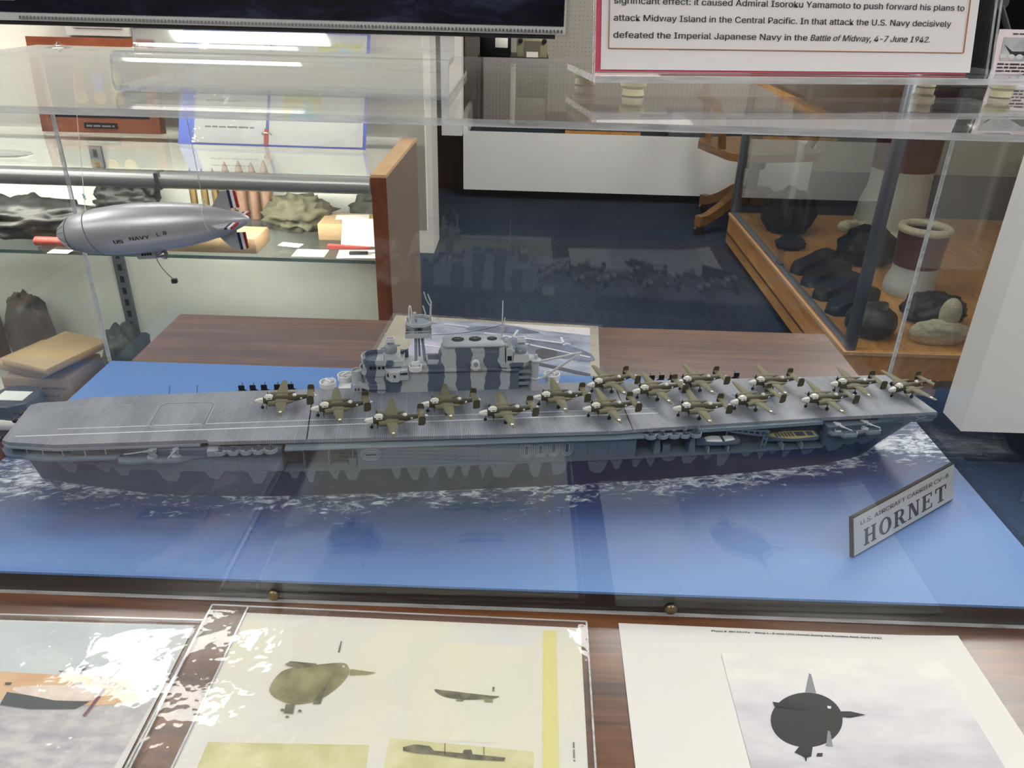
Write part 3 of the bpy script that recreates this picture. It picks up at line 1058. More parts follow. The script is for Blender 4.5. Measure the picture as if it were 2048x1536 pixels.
wn.box(-8.1, -7.92, 2.27, 2.34, 6.5, 6.72)
for k in range(4):
    wn.box(-7.55 + .15 * k, -7.46 + .15 * k, 2.55, 2.74, 6.6, 6.76)
wn.box(-8.62, -8.5, 2.5, 2.72, 6.5, 6.72)
wn.build('lookout_window', G['blk'], o)
b = S()
b.prism([(-8.9, 3.1), (-7.3, 3.1), (-7.2, 4.8), (-8.9, 4.8)], 7.1, 7.45)
for i, (p, q_) in enumerate((((-8.9, 3.1), (-7.3, 3.1)), ((-7.3, 3.1), (-7.2, 4.8)), ((-8.9, 3.1), (-8.9, 4.8)))):
    b.bar(p + (7.52,), q_ + (7.52,), .05, .18)
b.loft([[(-8.85, 3.5, 7.4), (-7.55, 3.5, 7.4), (-7.45, 4.6, 7.4), (-8.85, 4.6, 7.4)], [(-8.8, 3.6, 8.0), (-7.9, 3.55, 8.0), (-7.7, 4.5, 7.9), (-8.8, 4.5, 8.0)]])
b.build('director_base', G['light'], island, 20)


def director(cx, cy, z, sx):
    d_ = S()
    d_.lathe([(.48, 0), (.52, .25), (.5, .55), (.36, .75), (.25, .78)], (cx, cy, z), 18)
    d_.tube([(cx - .15, cy - .75, z + .32), (cx - .15, cy - .45, z + .32)], .12, 10)
    d_.tube([(cx - .75 * sx, cy - .3, z + .5), (cx + .75 * sx, cy + .3, z + .5)], .07, 8)
    d_.box(cx - .25, cx + .25, cy - .22, cy + .22, z + .75, z + 1.0)
    o_ = d_.build('gun_director', G['mid'], island, 40)
    e = S()
    for q0, q1 in (((cx - .3, cy - .25), (cx + .3, cy - .25)), ((cx - .3, cy - .25), (cx - .3, cy + .25)), ((cx + .3, cy - .25), (cx + .3, cy + .25)), ((cx - .3, cy + .25), (cx + .3, cy + .25))):
        e.bar(q0 + (z + 1.12,), q1 + (z + 1.12,), .05, .3)
    e.tube([(cx - .35, cy - .2, z + .9), (cx - .36, cy - .2, z + 1.75)], .035, 6)
    e.build('director_cage', G['white'], o_)


director(-8.3, 4.05, 7.95, 1)
b = S()
b.box(-7.55, -6.9, 4.7, 5.0, 7.15, 7.75).tube([(-7.2, 4.8, 7.7), (-6.9, 4.5, 8.0)], .05, 6)
b.build('flag_locker', G['dark'], island)
# tripod mast with its two platforms
tm = S()
tm.tube([(-6.3, 3.85, 7.0), (-6.2, 4.0, 10.9)], .13, 10).tube([(-5.55, 4.1, 7.0), (-5.8, 4.0, 10.0)], .13, 10).tube([(-6.0, 5.0, 7.0), (-6.0, 4.2, 10.0)], .1, 10)
mast = tm.build('tripod_mast', G['mid'], island)
b = S()
b.box(-7.05, -5.0, 3.4, 4.6, 9.42, 9.5)
for p, q_ in (((-7.05, 3.4), (-5.0, 3.4)), ((-7.05, 4.6), (-5.0, 4.6)), ((-7.05, 3.4), (-7.05, 4.6)), ((-5.0, 3.4), (-5.0, 4.6))):
    b.bar(p + (9.66,), q_ + (9.66,), .05, .34)
b.bar((-7.05, 3.4, 10.0), (-5.0, 3.4, 10.0), .05, .06)
b.bar((-7.05, 4.6, 10.0), (-5.0, 4.6, 10.0), .05, .3)
for x in (-7.05, -6.1, -5.0):
    b.bar((x, 3.4, 9.5), (x, 3.4, 10.02), .06, .06)
b.build('mast_platform', G['light'], mast, 20)
oc = [(-5.95 + 1.12 * math.cos(PI / 8 + PI / 4 * k), 4.0 + 1.12 * math.sin(PI / 8 + PI / 4 * k)) for k in range(8)]
b = S()
b.prism(oc, 10.5, 10.6)
b.build('mast_platform', G['mid'], mast, 20)
b = S()
for k in range(8):
    b.bar(oc[k] + (10.68,), oc[(k + 1) % 8] + (10.68,), .08, .26)
b.build('platform_rim', G['light'], mast, 20)
b = S()
b.tube([(-5.05, 4.1, 10.6), (-5.0, 4.1, 11.7), (-4.95, 4.1, 12.2), (-5.2, 4.1, 12.9)], [.08, .08, .06, .035], 8)
b.tube([(-5.05, 4.1, 11.9), (-5.35, 4.1, 12.5), (-5.5, 4.1, 13.1)], .045, 6)
b.tube([(-5.3, 4.6, 10.6), (-5.6, 4.7, 11.7)], .06, 6)
b.tube([(-6.3, 3.6, 10.6), (-6.4, 3.6, 11.6)], .05, 6)
b.ell((-6.25, 3.6, 11.5), (.12, .12, .12), 8, 6)
b.tube([(-4.85, 3.8, 10.55), (-4.5, 3.7, 10.6)], .07, 6).tube([(-5.0, 3.4, 10.3), (-5.0, 3.4, 9.3)], .05, 6).tube([(-5.2, 3.4, 10.2), (-5.1, 3.4, 9.5)], .04, 6)
b.build('topmast', G['light'], mast)
b = S()
ps_ = [(-6.62 + .10 * math.cos(2 * PI * k / 20), 3.75, 11.35 + .72 * math.sin(2 * PI * k / 20)) for k in range(21)]
b.tube(ps_, .06, 6, cap=False)
b.build('radar_frame', G['white'], mast)
b = S()
b.lathe([(.5, 6.75), (.55, 6.8), (.55, 7.2), (.48, 7.2), (.48, 6.9)], (-6.35, 3.1, 0), 20)
o = b.build('gun_tub', G['white'], island)
quad(-6.35, 3.1, 6.95, -1.2, o)
b = S()
b.box(-5.45, -3.9, 3.3, 3.4, 7.1, 7.5).box(-5.45, -3.9, 4.4, 4.5, 7.3, 7.6).box(-5.45, -5.35, 3.3, 4.4, 7.1, 7.5)
b.build('signal_platform', G['light'], island, 20)
S().box(-5.3, -3.9, 3.4, 4.4, 7.1, 7.45).build('signal_well', G['dark'], island)
# funnel
fu = S()
f0 = [(-4.75, 3.12, 6.75), (1.05, 3.12, 6.75), (1.05, 5.2, 6.75), (-4.75, 5.2, 6.75)]


def frect(x0, x1, y0, y1, z, r=.35):
    pts = []
    for cx, cy, a0 in ((x1 - r, y0 + r, -PI / 2), (x1 - r, y1 - r, 0), (x0 + r, y1 - r, PI / 2), (x0 + r, y0 + r, PI)):
        for k in range(5):
            a = a0 + PI / 2 * k / 4
            pts.append((cx + r * math.cos(a), cy + r * math.sin(a), z))
    return pts


fu.loft([frect(-4.75, 1.05, 3.1, 5.2, 6.75), frect(-4.0, .85, 3.12, 5.15, 8.7)])
fun = fu.build('funnel', G['camo'], island, 30)
b = S()
b.loft([frect(-4.1, .95, 3.02, 5.25, 8.66, .4), frect(-4.1, .95, 3.02, 5.25, 8.78, .4), frect(-3.9, .8, 3.25, 5.05, 8.9, .4)])
b.build('funnel_cap', G['cap'], fun, 30)
for cx, r in ((-2.85, .52), (-1.45, .52), (-.05, .42)):
    b = S()
    b.lathe([(r, 8.895), (r, 8.912)], (0, 0, 0), 26)
    b.v = [(v[0] + cx * U, v[1] * .95 + 4.2 * U, v[2]) for v in b.v]
    b.build('flue', G['blk'], fun)
    b = S()
    for k in range(3):
        a = PI / 2 + (k - 1) * .9
        b.bar((cx, 4.2, 8.93), (cx + r * .95 * math.cos(a), 4.2 + r * .9 * math.sin(a), 8.93), .03, .02)
    b.build('flue_bars', G['mid'], fun)
S().bar((-1.2, 3.11, 8.2), (.6, 3.11, 8.2), .03, .03).build('funnel_seam', G['mid'], fun)
b = S()
b.lathe([(.2, 6.78), (.2, 7.0), (.42, 7.0), (.42, 7.05)], (-1.5, 2.75, 0), 18)
b.lathe([(.30, 0), (.34, .1), (.34, .34), (.3, .4)], (-1.5, 2.45, 7.4), 18, 'y')
o = b.build('searchlight', G['white'], fun)
S().lathe([(.20, 0), (.20, .03)], (-1.5, 2.43, 7.4), 16, 'y').build('searchlight_lens', G['mid'], o)
b = S()
b.tube([(.75, 4.2, 8.8), (.78, 4.2, 12.2)], [.07, .045], 8).tube([(.85, 4.0, 9.6), (.95, 4.0, 10.8)], .05, 6).box(.7, 1.0, 4.0, 4.3, 8.9, 9.1)
b.build('after_mast', G['light'], island)
# aerial wires, sagging a little
b = S()
for p, q_, sg in (((-4.95, 4.1, 12.5), (.77, 4.2, 10.6), .25), ((-4.97, 4.1, 11.45), (.77, 4.2, 10.4), .1), ((-5.0, 3.5, 9.65), (.77, 4.2, 10.1), .22)):
    pts = []
    for k in range(9):
        u = k / 8
        pts.append(tuple(Vector(p).lerp(Vector(q_), u) - Vector((0, 0, sg * 4 * u * (1 - u)))))
    b.tube(pts, .022, 5)
b.build('aerial_wire', G['blk'], island)
# after platform, director, stairs
b = S()
b.prism([(.5, 3.0), (.75, 2.75), (1.3, 2.7), (1.6, 2.85), (2.5, 2.85), (3.1, 3.3), (3.4, 3.4), (3.4, 4.9), (.8, 4.9)], 6.95, 7.05)
pp = [(.5, 3.0), (.75, 2.75), (1.3, 2.7), (1.6, 2.85), (2.5, 2.85), (3.1, 3.3), (3.4, 3.4)]
for i in range(len(pp) - 1):
    b.bar(pp[i] + (7.12,), pp[i + 1] + (7.12,), .06, .36)
b.box(1.05, 2.4, 3.2, 5.0, 6.75, 7.0).tube([(1.2, 2.85, 6.75), (1.2, 2.85, 7.0)], .15, 10)
b.build('after_platform', G['camo'], island, 20)
b = S()
b.box(1.05, 1.6, 3.3, 4.6, 7.0, 8.3)
b.loft([[(1.6, 3.2, 7.05), (3.0, 3.2, 7.05), (3.0, 4.6, 7.05), (1.6, 4.6, 7.05)], [(1.7, 3.4, 7.75), (2.9, 3.4, 7.75), (2.9, 4.4, 7.75), (1.7, 4.4, 7.75)]])
b.box(1.2, 1.5, 3.6, 4.0, 8.3, 9.2)
b.build('after_house', G['light'], island, 20)
director(2.35, 3.95, 7.75, 1)
S().box(1.15, 1.5, 3.26, 3.32, 7.3, 7.7).build('after_doorway', G['blk'], island)
b = S()
for z, x1 in ((5.1, 3.2), (5.65, 3.2), (6.2, 3.1)):
    b.box(2.1, x1, 3.1, 3.9, z, z + .08)
    b.bar((2.1, 3.1, z + .2), (x1, 3.1, z + .2), .04, .2)
b.bar((3.1, 3.15, 4.8), (3.1, 3.15, 6.9), .06, .06)
b.build('stair_landings', G['mid'], island)
S().box(2.1, 3.6, 3.9, 5.3, 4.8, 6.6).build('deck_house', G['camo'], island)
# aircraft crane beside the island
b = S()
b.lathe([(.42, 4.8), (.4, 4.9), (.32, 5.7), (.36, 5.75), (.36, 5.85), (.27, 5.9), (.29, 7.3), (.45, 7.4), (.45, 7.5), (.2, 7.6), (.12, 7.95)], (3.45, 2.95, 0), 20)
crn = b.build('aircraft_crane', G['camo'], ship, 40)
b = S()
truss(b, (3.95, 2.9, 5.75), (7.1, 2.9, 7.95), .42, .2, 8, .1, (0, .6, .8))
truss(b, (3.9, 2.95, 7.35), (7.15, 2.9, 8.05), .24, .18, 6, .1, (0, .6, .8))
b.build('crane_boom', G['white'], crn)

# ------------------------------------------------------------------ bombers on the deck (cm; nose toward -x, origin under the wing centre)
K = {}
K['od'] = mat('olive_drab', (95, 91, 68), .6, var=.06, vs=150)
K['oddk'] = mat('olive_drab_dark', (64, 56, 36), .6, var=.08, vs=150)
K['glz'] = mat('painted_glazing', (206, 208, 204), .3)
K['navy'] = mat('insignia_blue', (26, 30, 48), .5)
K['wht'] = mat('insignia_white', (232, 232, 228), .5)
K['blk'] = mat('tyre_black', (20, 20, 20), .5)


def star(mb, c, r, ux, uy, m=0):
    c, ux, uy = Vector(c), Vector(ux), Vector(uy)
    pts = []
    for k in range(10):
        q = r if k % 2 == 0 else r * .4
        a = PI / 2 + PI * k / 5
        pts.append(tuple(c + ux * q * math.cos(a) + uy * q * math.sin(a)))
    cc = tuple(c)
    vs = pts + [cc]
    mb.add(vs, [(k, (k + 1) % 10, 10) for k in range(10)], m)


def disc(mb, c, r, ux, uy, m=0, n=18):
    c, ux, uy = Vector(c), Vector(ux), Vector(uy)
    mb.poly([tuple(c + ux * r * math.cos(2 * PI * k / n) + uy * r * math.sin(2 * PI * k / n)) for k in range(n)], m)


FUS = [  # x from nose, half width, z bottom, z top
    (.0, .05, .70, .78), (.08, .12, .60, .86), (.3, .17, .52, .92), (.62, .205, .46, .97), (.8, .215, .44, 1.02), (1.4, .22, .42, 1.06), (2.2, .22, .43, 1.05),
    (2.8, .21, .46, 1.03), (3.3, .18, .55, 1.01), (3.9, .13, .68, .99), (4.3, .10, .74, .97), (4.55, .06, .79, .94)]


def fring(x, hw, zb, zt, n=14):
    zc, hh = (zb + zt) / 2, (zt - zb) / 2
    r = []
    for k in range(n):
        a = 2 * PI * k / n
        c, s = math.cos(a), math.sin(a)
        r.append((x - 2.0, hw * math.copysign(abs(c) ** .75, c), zc + hh * math.copysign(abs(s) ** .75, s)))
    return r


def make_bomber():
    root = thing('model_bomber', '', 'model aircraft', (0, 0, 0), 0, 'bomber models spotted on the flight deck')
    S().loft([fring(*q) for q in FUS[3:]]).build('fuselage', K['oddk'], root, 50)
    S().loft([fring(*q) for q in FUS[:4]]).build('nose_glazing', K['glz'], root, 50)
    fr = S()
    for y in (-.15, .15):
        fr.bar((-1.85, y * .6, .82), (-1.42, y * 1.35, .86), .03, .02)
    fr.build('glazing_frame', K['oddk'], root)
    # wing: two panels of a gull wing
    w = S()
    for sgn in (1, -1):
        rs = []
        for y, xl, c, z, th in ((0, -.48, 1.02, .78, .16), (.72, -.44, .90, .86, .14), (1.6, -.30, .68, .88, .10), (2.55, -.13, .44, .89, .06), (2.9, -.04, .28, .90, .03)):
            prof = [(0, 0), (.12, .55), (.4, .6), (.75, .3), (1, 0), (.75, -.15), (.4, -.35), (.12, -.35)]
            rs.append([(xl + c * a, sgn * y, z + th * b) for a, b in prof])
        w.loft(rs)
    w.build('wing', K['od'], root, 40)
    for sgn in (-1, 1):
        e = S()
        y = sgn * .74
        rs = []
        for x, r, z in ((-.98, .13, .78), (-.94, .19, .78), (-.55, .215, .79), (.1, .2, .8), (.7, .12, .84), (1.05, .03, .87)):
            rs.append([(x, y + r * math.cos(2 * PI * k / 12), z + r * math.sin(2 * PI * k / 12)) for k in range(12)])
        e.loft(rs)
        eo = e.build('engine', K['od'], root, 50)
        p = S()
        p.lathe([(.15, -.985), (.15, -.98)], (0, y, .78), 12, 'x')
        p.lathe([(.02, -1.10), (.05, -1.0), (.05, -.98)], (0, y, .78), 8, 'x')
        for k in range(3):
            a = PI / 2 + 2 * PI * k / 3 + (.35 if sgn > 0 else 0)
            p.bar((-1.06, y, .78), (-1.06, y + .44 * math.cos(a), .78 + .40 * math.sin(a)), .05, .02)
        p.build('propeller', K['blk'], root)
        g = S()
        g.tube([(-.1, y, .7), (-.05, y, .18)], .04, 6)
        g.lathe([(.1, -.05), (.16, -.045), (.17, 0), (.16, .045), (.1, .05)], (-.05, y, .17), 12, 'y')
        g.build('main_wheel', K['blk'], root)
    g = S()
    g.tube([(-1.45, 0, .5), (-1.5, 0, .14)], .03, 6)
    g.lathe([(.08, -.04), (.13, -.035), (.13, .035), (.08, .04)], (-1.5, 0, .135), 12, 'y')
    g.build('nose_wheel', K['blk'], root)
    # tailplane and two fins
    t = S()
    t.loft([[(1.95, y, .93), (2.05, y, .98), (2.2, y, .98), (2.46, y, .94), (2.2, y, .91), (2.05, y, .91)] for y in (-.98, .98)])
    t.build('tailplane', K['od'], root, 40)
    for sgn in (-1, 1):
        f = S()
        pts = [(1.93, .7), (1.98, .60), (2.35, .6), (2.48, .72), (2.5, 1.2), (2.42, 1.34), (2.12, 1.36), (2.0, 1.28)]
        f.exty(pts, sgn * .98 - .035, sgn * .98 + .035)
        f.build('tail_fin', K['oddk'], root, 20)
    c = S()
    c.loft([[(-1.28, -.15, 1.0), (-1.28, .15, 1.0), (-1.28, .1, 1.02), (-1.28, -.1, 1.02)], [(-1.12, -.19, 1.0), (-1.12, .19, 1.0), (-1.12, .13, 1.17), (-1.12, -.13, 1.17)],
            [(-.85, -.2, 1.0), (-.85, .2, 1.0), (-.85, .13, 1.2), (-.85, -.13, 1.2)], [(-.62, -.16, 1.02), (-.62, .16, 1.02), (-.62, .08, 1.1), (-.62, -.08, 1.1)]])
    for s_ in (-1, 1):
        c.box(-1.15, -.68, s_ * .205 - .012, s_ * .205 + .012, .86, 1.02)
    co = c.build('canopy', K['glz'], root, 20)
    q = S()
    q.box(-1.0, -.82, -.222, -.215, .93, .99).box(-1.0, -.82, .215, .222, .93, .99)
    q.build('side_window', K['blk'], co)
    S().ell((1.0, 0, 1.02), (.17, .15, .15), 12, 8).build('top_turret', K['glz'], root)
    S().loft([fring(4.5, .075, .78, .95, 10), fring(4.62, .06, .8, .93, 10), fring(4.72, .02, .84, .89, 10)]).build('tail_cone', K['glz'], root)
    s = S()
    disc(s, (.07, -2.42, .935), .20, (1, 0, 0), (0, 1, 0), 0)
    star(s, (.07, -2.42, .94), .20, (1, 0, 0), (0, 1, 0), 1)
    for sg in (-1, 1):
        disc(s, (1.5, sg * .165, .80), .12, (1, 0, .0), (0, 0, 1), 0)
        star(s, (1.5, sg * .17, .80), .13, (1, 0, 0), (0, 0, 1), 1)
        if sg == 1:
            pass
    s.build('star_marking', [K['navy'], K['wht']], root, 0)
    return root


PL = [(-18.77, 0.91, 4.8, 'first bomber from the bow, alone ahead of the gun tubs'),
      (-14.36, -0.69, 8.0, 'second bomber from the bow, its nose on the dark deck joint'),
      (-10.18, -2.74, 3.2, 'third bomber from the bow, over the white lines at the near edge'),
      (-5.97, -0.51, 3.8, 'fourth bomber from the bow, close beside the island'),
      (-1.58, -2.19, 6.0, 'fifth bomber from the bow, over the white lines in front of the funnel'),
      (2.89, 0.02, 2.5, 'sixth bomber from the bow, beside the crane at the island end'),
      (7.61, 1.80, 17.0, 'bomber parked just behind the crane at the far edge, turned askew'),
      (6.50, -2.14, 7.3, 'bomber at the near edge where the white deck lines end'),
      (11.09, 0.51, 9.5, 'bomber in mid-deck just behind the second deck joint'),
      (15.11, 1.86, 8.5, 'bomber at the far edge in front of the brown table, second behind the crane'),
      (13.60, -2.50, 1.5, 'bomber at the near edge above the row of scalloped gun tubs'),
      (18.50, -1.85, 12.5, 'bomber in mid-deck above the boat crane, nose behind another tail'),
      (21.27, 1.47, 3.5, 'bomber at the far edge, third behind the crane'),
      (24.44, -1.83, 4.7, 'bomber at the near edge above the tan boat'),
      (28.12, 0.75, 0.5, 'second bomber from the stern, at the far edge'),
      (32.54, -0.67, 16.0, 'rearmost bomber, turned askew on the stern end of the deck')]
bomber0 = make_bomber()
for i, (x, y, a, lab) in enumerate(PL):
    o = bomber0 if i == 0 else copy_tree(bomber0)
    ra = SHIP_A + math.radians(a)
    lx, ly = x + 2.0 * math.cos(math.radians(a)), y + 2.0 * math.sin(math.radians(a))
    ca, sa = math.cos(SHIP_A), math.sin(SHIP_A)
    o.location = (-.0182 + .01 * (lx * ca - ly * sa), .5491 + .01 * (lx * sa + ly * ca), BZ + .0481)
    o.rotation_euler = (0, 0, ra)
    tag(o, 'olive ' + lab, 'model aircraft', 'bomber models spotted on the flight deck')

# ------------------------------------------------------------------ blimp hanging in the case
BL, BR = .1335, .0168
bt = NT('silver_dope')
sp = bt.n('SeparateXYZ', {0: bt.coord()})
ang = bt.math('ARCTAN2', sp.outputs[1], sp.outputs[2])
rb = bt.math('SUBTRACT', 1.0, bt.math('LESS_THAN', sp.outputs[0], .0115))
bc = bt.mix(bt.noise(bt.mapping(bt.coord(), (1, 3, 3)), 60, 4), lin((178, 179, 186)), lin((194, 195, 200)))
ribs = bt.math('PINGPONG', bt.math('DIVIDE', ang, PI / 9), 1.0)
bnm = bt.bump(bt.math('MULTIPLY', ribs, bt.math('LESS_THAN', sp.outputs[0], .0115)), .8, .0015)
M['silver'] = bt.done(bt.pbsdf(col=bc, rough=.36, metal=.45))
b0, b1 = aty(115, 470, .518), aty(495, 441, .518)
blimp = thing('model_blimp', 'silver blimp model marked US NAVY L 8, hanging on threads in the case', 'model blimp', b0)
blimp.rotation_euler = (0, -math.atan2(b1.z - b0.z, b1.x - b0.x), math.radians(1.5))
prof = [(.0004, 0), (.0022, .0006), (.0060, .0035), (.0095, .0080), (.0114, .0115), (.0136, .0185), (.0155, .029), (.0166, .043), (.0169, .055), (.0164, .07), (.0151, .085), (.0129, .1), (.0100, .113), (.0068, .123), (.0042, .129), (.002, .1325), (.0003, .1335)]


def prad(x):
    for (r0, x0), (r1, x1) in zip(prof, prof[1:]):
        if x0 <= x <= x1:
            return r0 + (r1 - r0) * (x - x0) / (x1 - x0)
    return .0


MB().lathe(prof, (0, 0, 0), 40, 'x').build('envelope', M['silver'], blimp, 60)


def band(x, tilt, name, r, m):
    pts = []
    for k in range(37):
        a = 2 * PI * k / 36
        xx = x + tilt * math.cos(a)
        q = prad(xx) + r * .6
        pts.append((xx, q * math.sin(a), q * math.cos(a)))
    MB().tube(pts, r, 6, cap=False).build(name, m, blimp)


band(.0113, .0, 'nose_seam', .00022, M['wire'])
for k in range(16):
    a = 2 * PI * k / 16
    MB().tube([(x, (prad(x) + .0001) * math.sin(a), (prad(x) + .0001) * math.cos(a)) for x in (.0006, .002, .0045, .008, .0113)], [.0002, .0003, .0003, .00025, .0001], 5).build('nose_batten', M['silver'], blimp, 60)
band(.0280, -.0035, 'sling', .00028, mat('grey_cord', (120, 124, 134), .6))
band(.1075, -.0025, 'sling', .00025, M['thread'])
tip = [M['silver'], mat('stripe_blue', (28, 40, 76), .5), mat('stripe_white', (226, 226, 226), .5), mat('stripe_red', (150, 34, 38), .5)]
for k, a in enumerate((0, PI / 2, PI, -PI / 2)):
    f = MB()
    f.T = Matrix.Rotation(a, 4, 'X')
    x0 = .1095
    # fin seen from its side: root along the hull, tip stripes on the trailing third
    segs = [([(x0, prad(x0) - .001), (.1175, .0195), (.1185, .0205), (.1225, .0205), (.1225, prad(.1225) - .001)], 0), ([(.1225, .0085), (.1225, .0205), (.1245, .0204), (.1245, .0085)], 1),
            ([(.1245, .0085), (.1245, .0204), (.1265, .0202), (.1265, .0085)], 2), ([(.1265, .0085), (.1265, .0202), (.1280, .0196), (.1284, .0085)], 3)]
    for pts, mi in segs:
        f.exty(pts, -.0006, .0006, mi)
    f.build('tail_fin', tip, blimp, 0)
L8 = MB()


def onblimp(x0, phi0):
    def T(v):
        x = x0 + v.x
        r = prad(x) + .0002 + v.z
        a = phi0 + v.y / r
        return (x, -r * math.cos(a), r * math.sin(a))
    return T


text_mesh(L8, 'US', .0036, onblimp(.0455, -.30), width=.0063, fat=.0002)
text_mesh(L8, 'NAVY', .0036, onblimp(.0568, -.22), width=.0132, fat=.00012)
text_mesh(L8, 'L', .0034, onblimp(.0752, -.16), width=.0019, fat=.00012)
text_mesh(L8, '8', .0034, onblimp(.0795, -.12), width=.0022, fat=.00012)
L8.build('lettering', M['ink'], blimp, 0)
gd = MB()
gz = -.0175
gd.loft([[(.0515, -.0035, gz - .0030), (.0515, .0035, gz - .0030), (.0500, .0035, gz + .0028), (.0500, -.0035, gz + .0028)],
         [(.0655, -.0036, gz - .0036), (.0655, .0036, gz - .0036), (.0660, .0036, gz + .0020), (.0660, -.0036, gz + .0020)]])
g = gd.build('gondola', M['silver'], blimp, 20)
wn = MB()
for k in range(4):
    wn.box(.0548 + .0019 * k, .0562 + .0019 * k, -.0038, -.0034, gz - .0008, gz + .0008)
wn.build('gondola_window', M['black'], g)
e = MB()
e.lathe([(.0008, .0655), (.0011, .0672), (.0016, .0690), (.0016, .0712)], (0, -.0052, gz - .0012), 14, 'x')
e.lathe([(.0028, .0702), (.0030, .0712), (.0030, .0722), (.0028, .0726)], (0, -.0052, gz - .0008), 16, 'x')
e.bar((.066, -.0036, gz - .001), (.068, -.0052, gz - .001), .0006, .0006)
e.build('engine', M['chrome'], g)
pts = []
for k in range(9):
    u = k / 8
    pts.append((.0630 + .0075 * u ** 1.8, -.001, gz - .0034 - .0165 * u))
MB().tube(pts, .00025, 6).build('trailing_cable', M['wire'], blimp)
MB().bevbox(.0690, .0728, -.0025, .0005, gz - .0228, gz - .0196, .0004).build('drogue', M['black'], blimp)


def wpt(o, p):
    return Matrix.Translation(o.location) @ o.rotation_euler.to_matrix().to_4x4() @ Vector(p)


BMW = Matrix.Translation(blimp.location) @ blimp.rotation_euler.to_matrix().to_4x4()
for (xx, tl), topp, kn in (((.0280, -.0035), Vector((-.3115, .568, ZT - T)), .0098), ((.1075, -.0025), Vector((-.2030, .482, ZT - T)), .0035)):
    p0 = Vector((xx + tl, 0, prad(xx + tl)))
    p1 = BMW.inverted() @ topp
    th = MB().tube([tuple(p0), tuple(p1)], .00022, 5)
    th.build('hanging_thread', M['thread'], blimp)
    kk = MB()
    pk = p0.lerp(p1, kn / (p1 - p0).length)
    for j in range(4):
        kk.ell(tuple(pk + Vector((.0003 * (-1) ** j, 0, .0009 * j - .0014))), (.0007, .0007, .0008), 7, 5)
    kk.build('thread_knot', M['knot'] if kn > .005 else M['thread'], blimp)
gb = MB()
gb.lathe([(.0105, 0), (.009, .0006), (.004, .0014), (.0018, .0026), (.001, .0038), (.0002, .0042)], (-.388, .694, ZT), 18)
tag(gb.build('glue_blob', clear('clear_glue', (.9, .92, .92), .12, .05)), 'clear glue blob on the top rear corner of the case', 'glue blob')

# ------------------------------------------------------------------ nameplate
pa, pb = Vector((.233, .4365, BZ)), Vector((.3375, .5115, BZ))
NL = (pb - pa).length
NH = .0305
pl = thing('nameplate', 'silver nameplate reading HORNET standing on the blue sea board', 'nameplate', pa + Vector((0, 0, .0005)), rot=(math.radians(-15), 0, math.atan2(pb.y - pa.y, pb.x - pa.x)))
np_ = MB()
np_.bevbox(0, NL, -.0014, .0014, 0, NH, .0003)
np_.build('plate', M['dark'], pl)
pf = MB()
pf.box(.0012, NL - .0008, -.0018, -.0013, .0012, NH - .0012)
pf.build('plate_face', mat('brushed_silver', (176, 180, 182), .42, metal=.35, var=.04, vs=30), pl)
tx = MB()
R90 = Matrix.Rotation(PI / 2, 4, 'X')
text_mesh(tx, 'U.S. AIRCRAFT CARRIER CV-8', .0046, Matrix.Translation((.0085, -.00195, .0218)) @ R90, width=NL - .0175, fat=.00012)
tx.build('lettering', mat('engraved_grey', (46, 46, 50), .4), pl, 0)
hb = MB()


def serif(ch, x, wd, h, z):
    """slab-serif capitals drawn as bars: thick stems, thin hairlines, wide feet"""
    yb = -.00205

    def bx(x0, x1, z0, z1):
        hb.box(x + x0 * wd, x + x1 * wd, yb, -.00178, z + z0 * h, z + z1 * h)

    def sl(x0, z0, x1, z1, t):
        hb.exty([(x + x0 * wd, z + z0 * h), (x + (x0 + t) * wd, z + z0 * h), (x + (x1 + t) * wd, z + z1 * h), (x + x1 * wd, z + z1 * h)], yb, -.00178)

    def arcs(cx, cz, rx, rz, tx_, tz_, a0, a1, n=16):
        for k in range(n):
            a, b_ = a0 + (a1 - a0) * k / n, a0 + (a1 - a0) * (k + 1) / n
            hb.exty([(x + (cx + rx * math.cos(a)) * wd, z + (cz + rz * math.sin(a)) * h), (x + (cx + rx * math.cos(b_)) * wd, z + (cz + rz * math.sin(b_)) * h),
                     (x + (cx + (rx - tx_) * math.cos(b_)) * wd, z + (cz + (rz - tz_) * math.sin(b_)) * h), (x + (cx + (rx - tx_) * math.cos(a)) * wd, z + (cz + (rz - tz_) * math.sin(a)) * h)], yb, -.00178)
    if ch == 'H':
        for q in (.1, .68):
            bx(q, q + .2, 0, 1), bx(q - .1, q + .3, 0, .07), bx(q - .1, q + .3, .93, 1)
        bx(.3, .68, .47, .55)
    if ch == 'O':
        arcs(.5, .5, .5, .52, .24, .08, 0, 2 * PI, 30)
    if ch == 'R':
        bx(.1, .32, 0, 1), bx(0, .42, 0, .07), bx(0, .5, .93, 1), bx(.3, .5, .46, .53)
        arcs(.5, .73, .36, .27, .22, .08, -PI / 2, PI / 2)
        sl(.72, 0, .42, .48, .24), bx(.7, 1.06, 0, .07)
    if ch == 'N':
        bx(.1, .2, 0, 1), bx(0, .3, 0, .07), bx(-.02, .22, .93, 1), bx(.8, .9, 0, 1), bx(.7, 1.0, .93, 1), sl(.66, 0, .1, 1, .24)
    if ch == 'E':
        bx(.1, .34, 0, 1), bx(0, .92, 0, .07), bx(0, .88, .93, 1), bx(.3, .66, .48, .55), bx(.84, .92, .05, .26), bx(.8, .88, .74, .95), bx(.6, .66, .38, .66)
    if ch == 'T':
        bx(.38, .62, 0, 1), bx(.24, .76, 0, .07), bx(0, 1, .93, 1), bx(0, .08, .72, .95), bx(.92, 1, .72, .95)


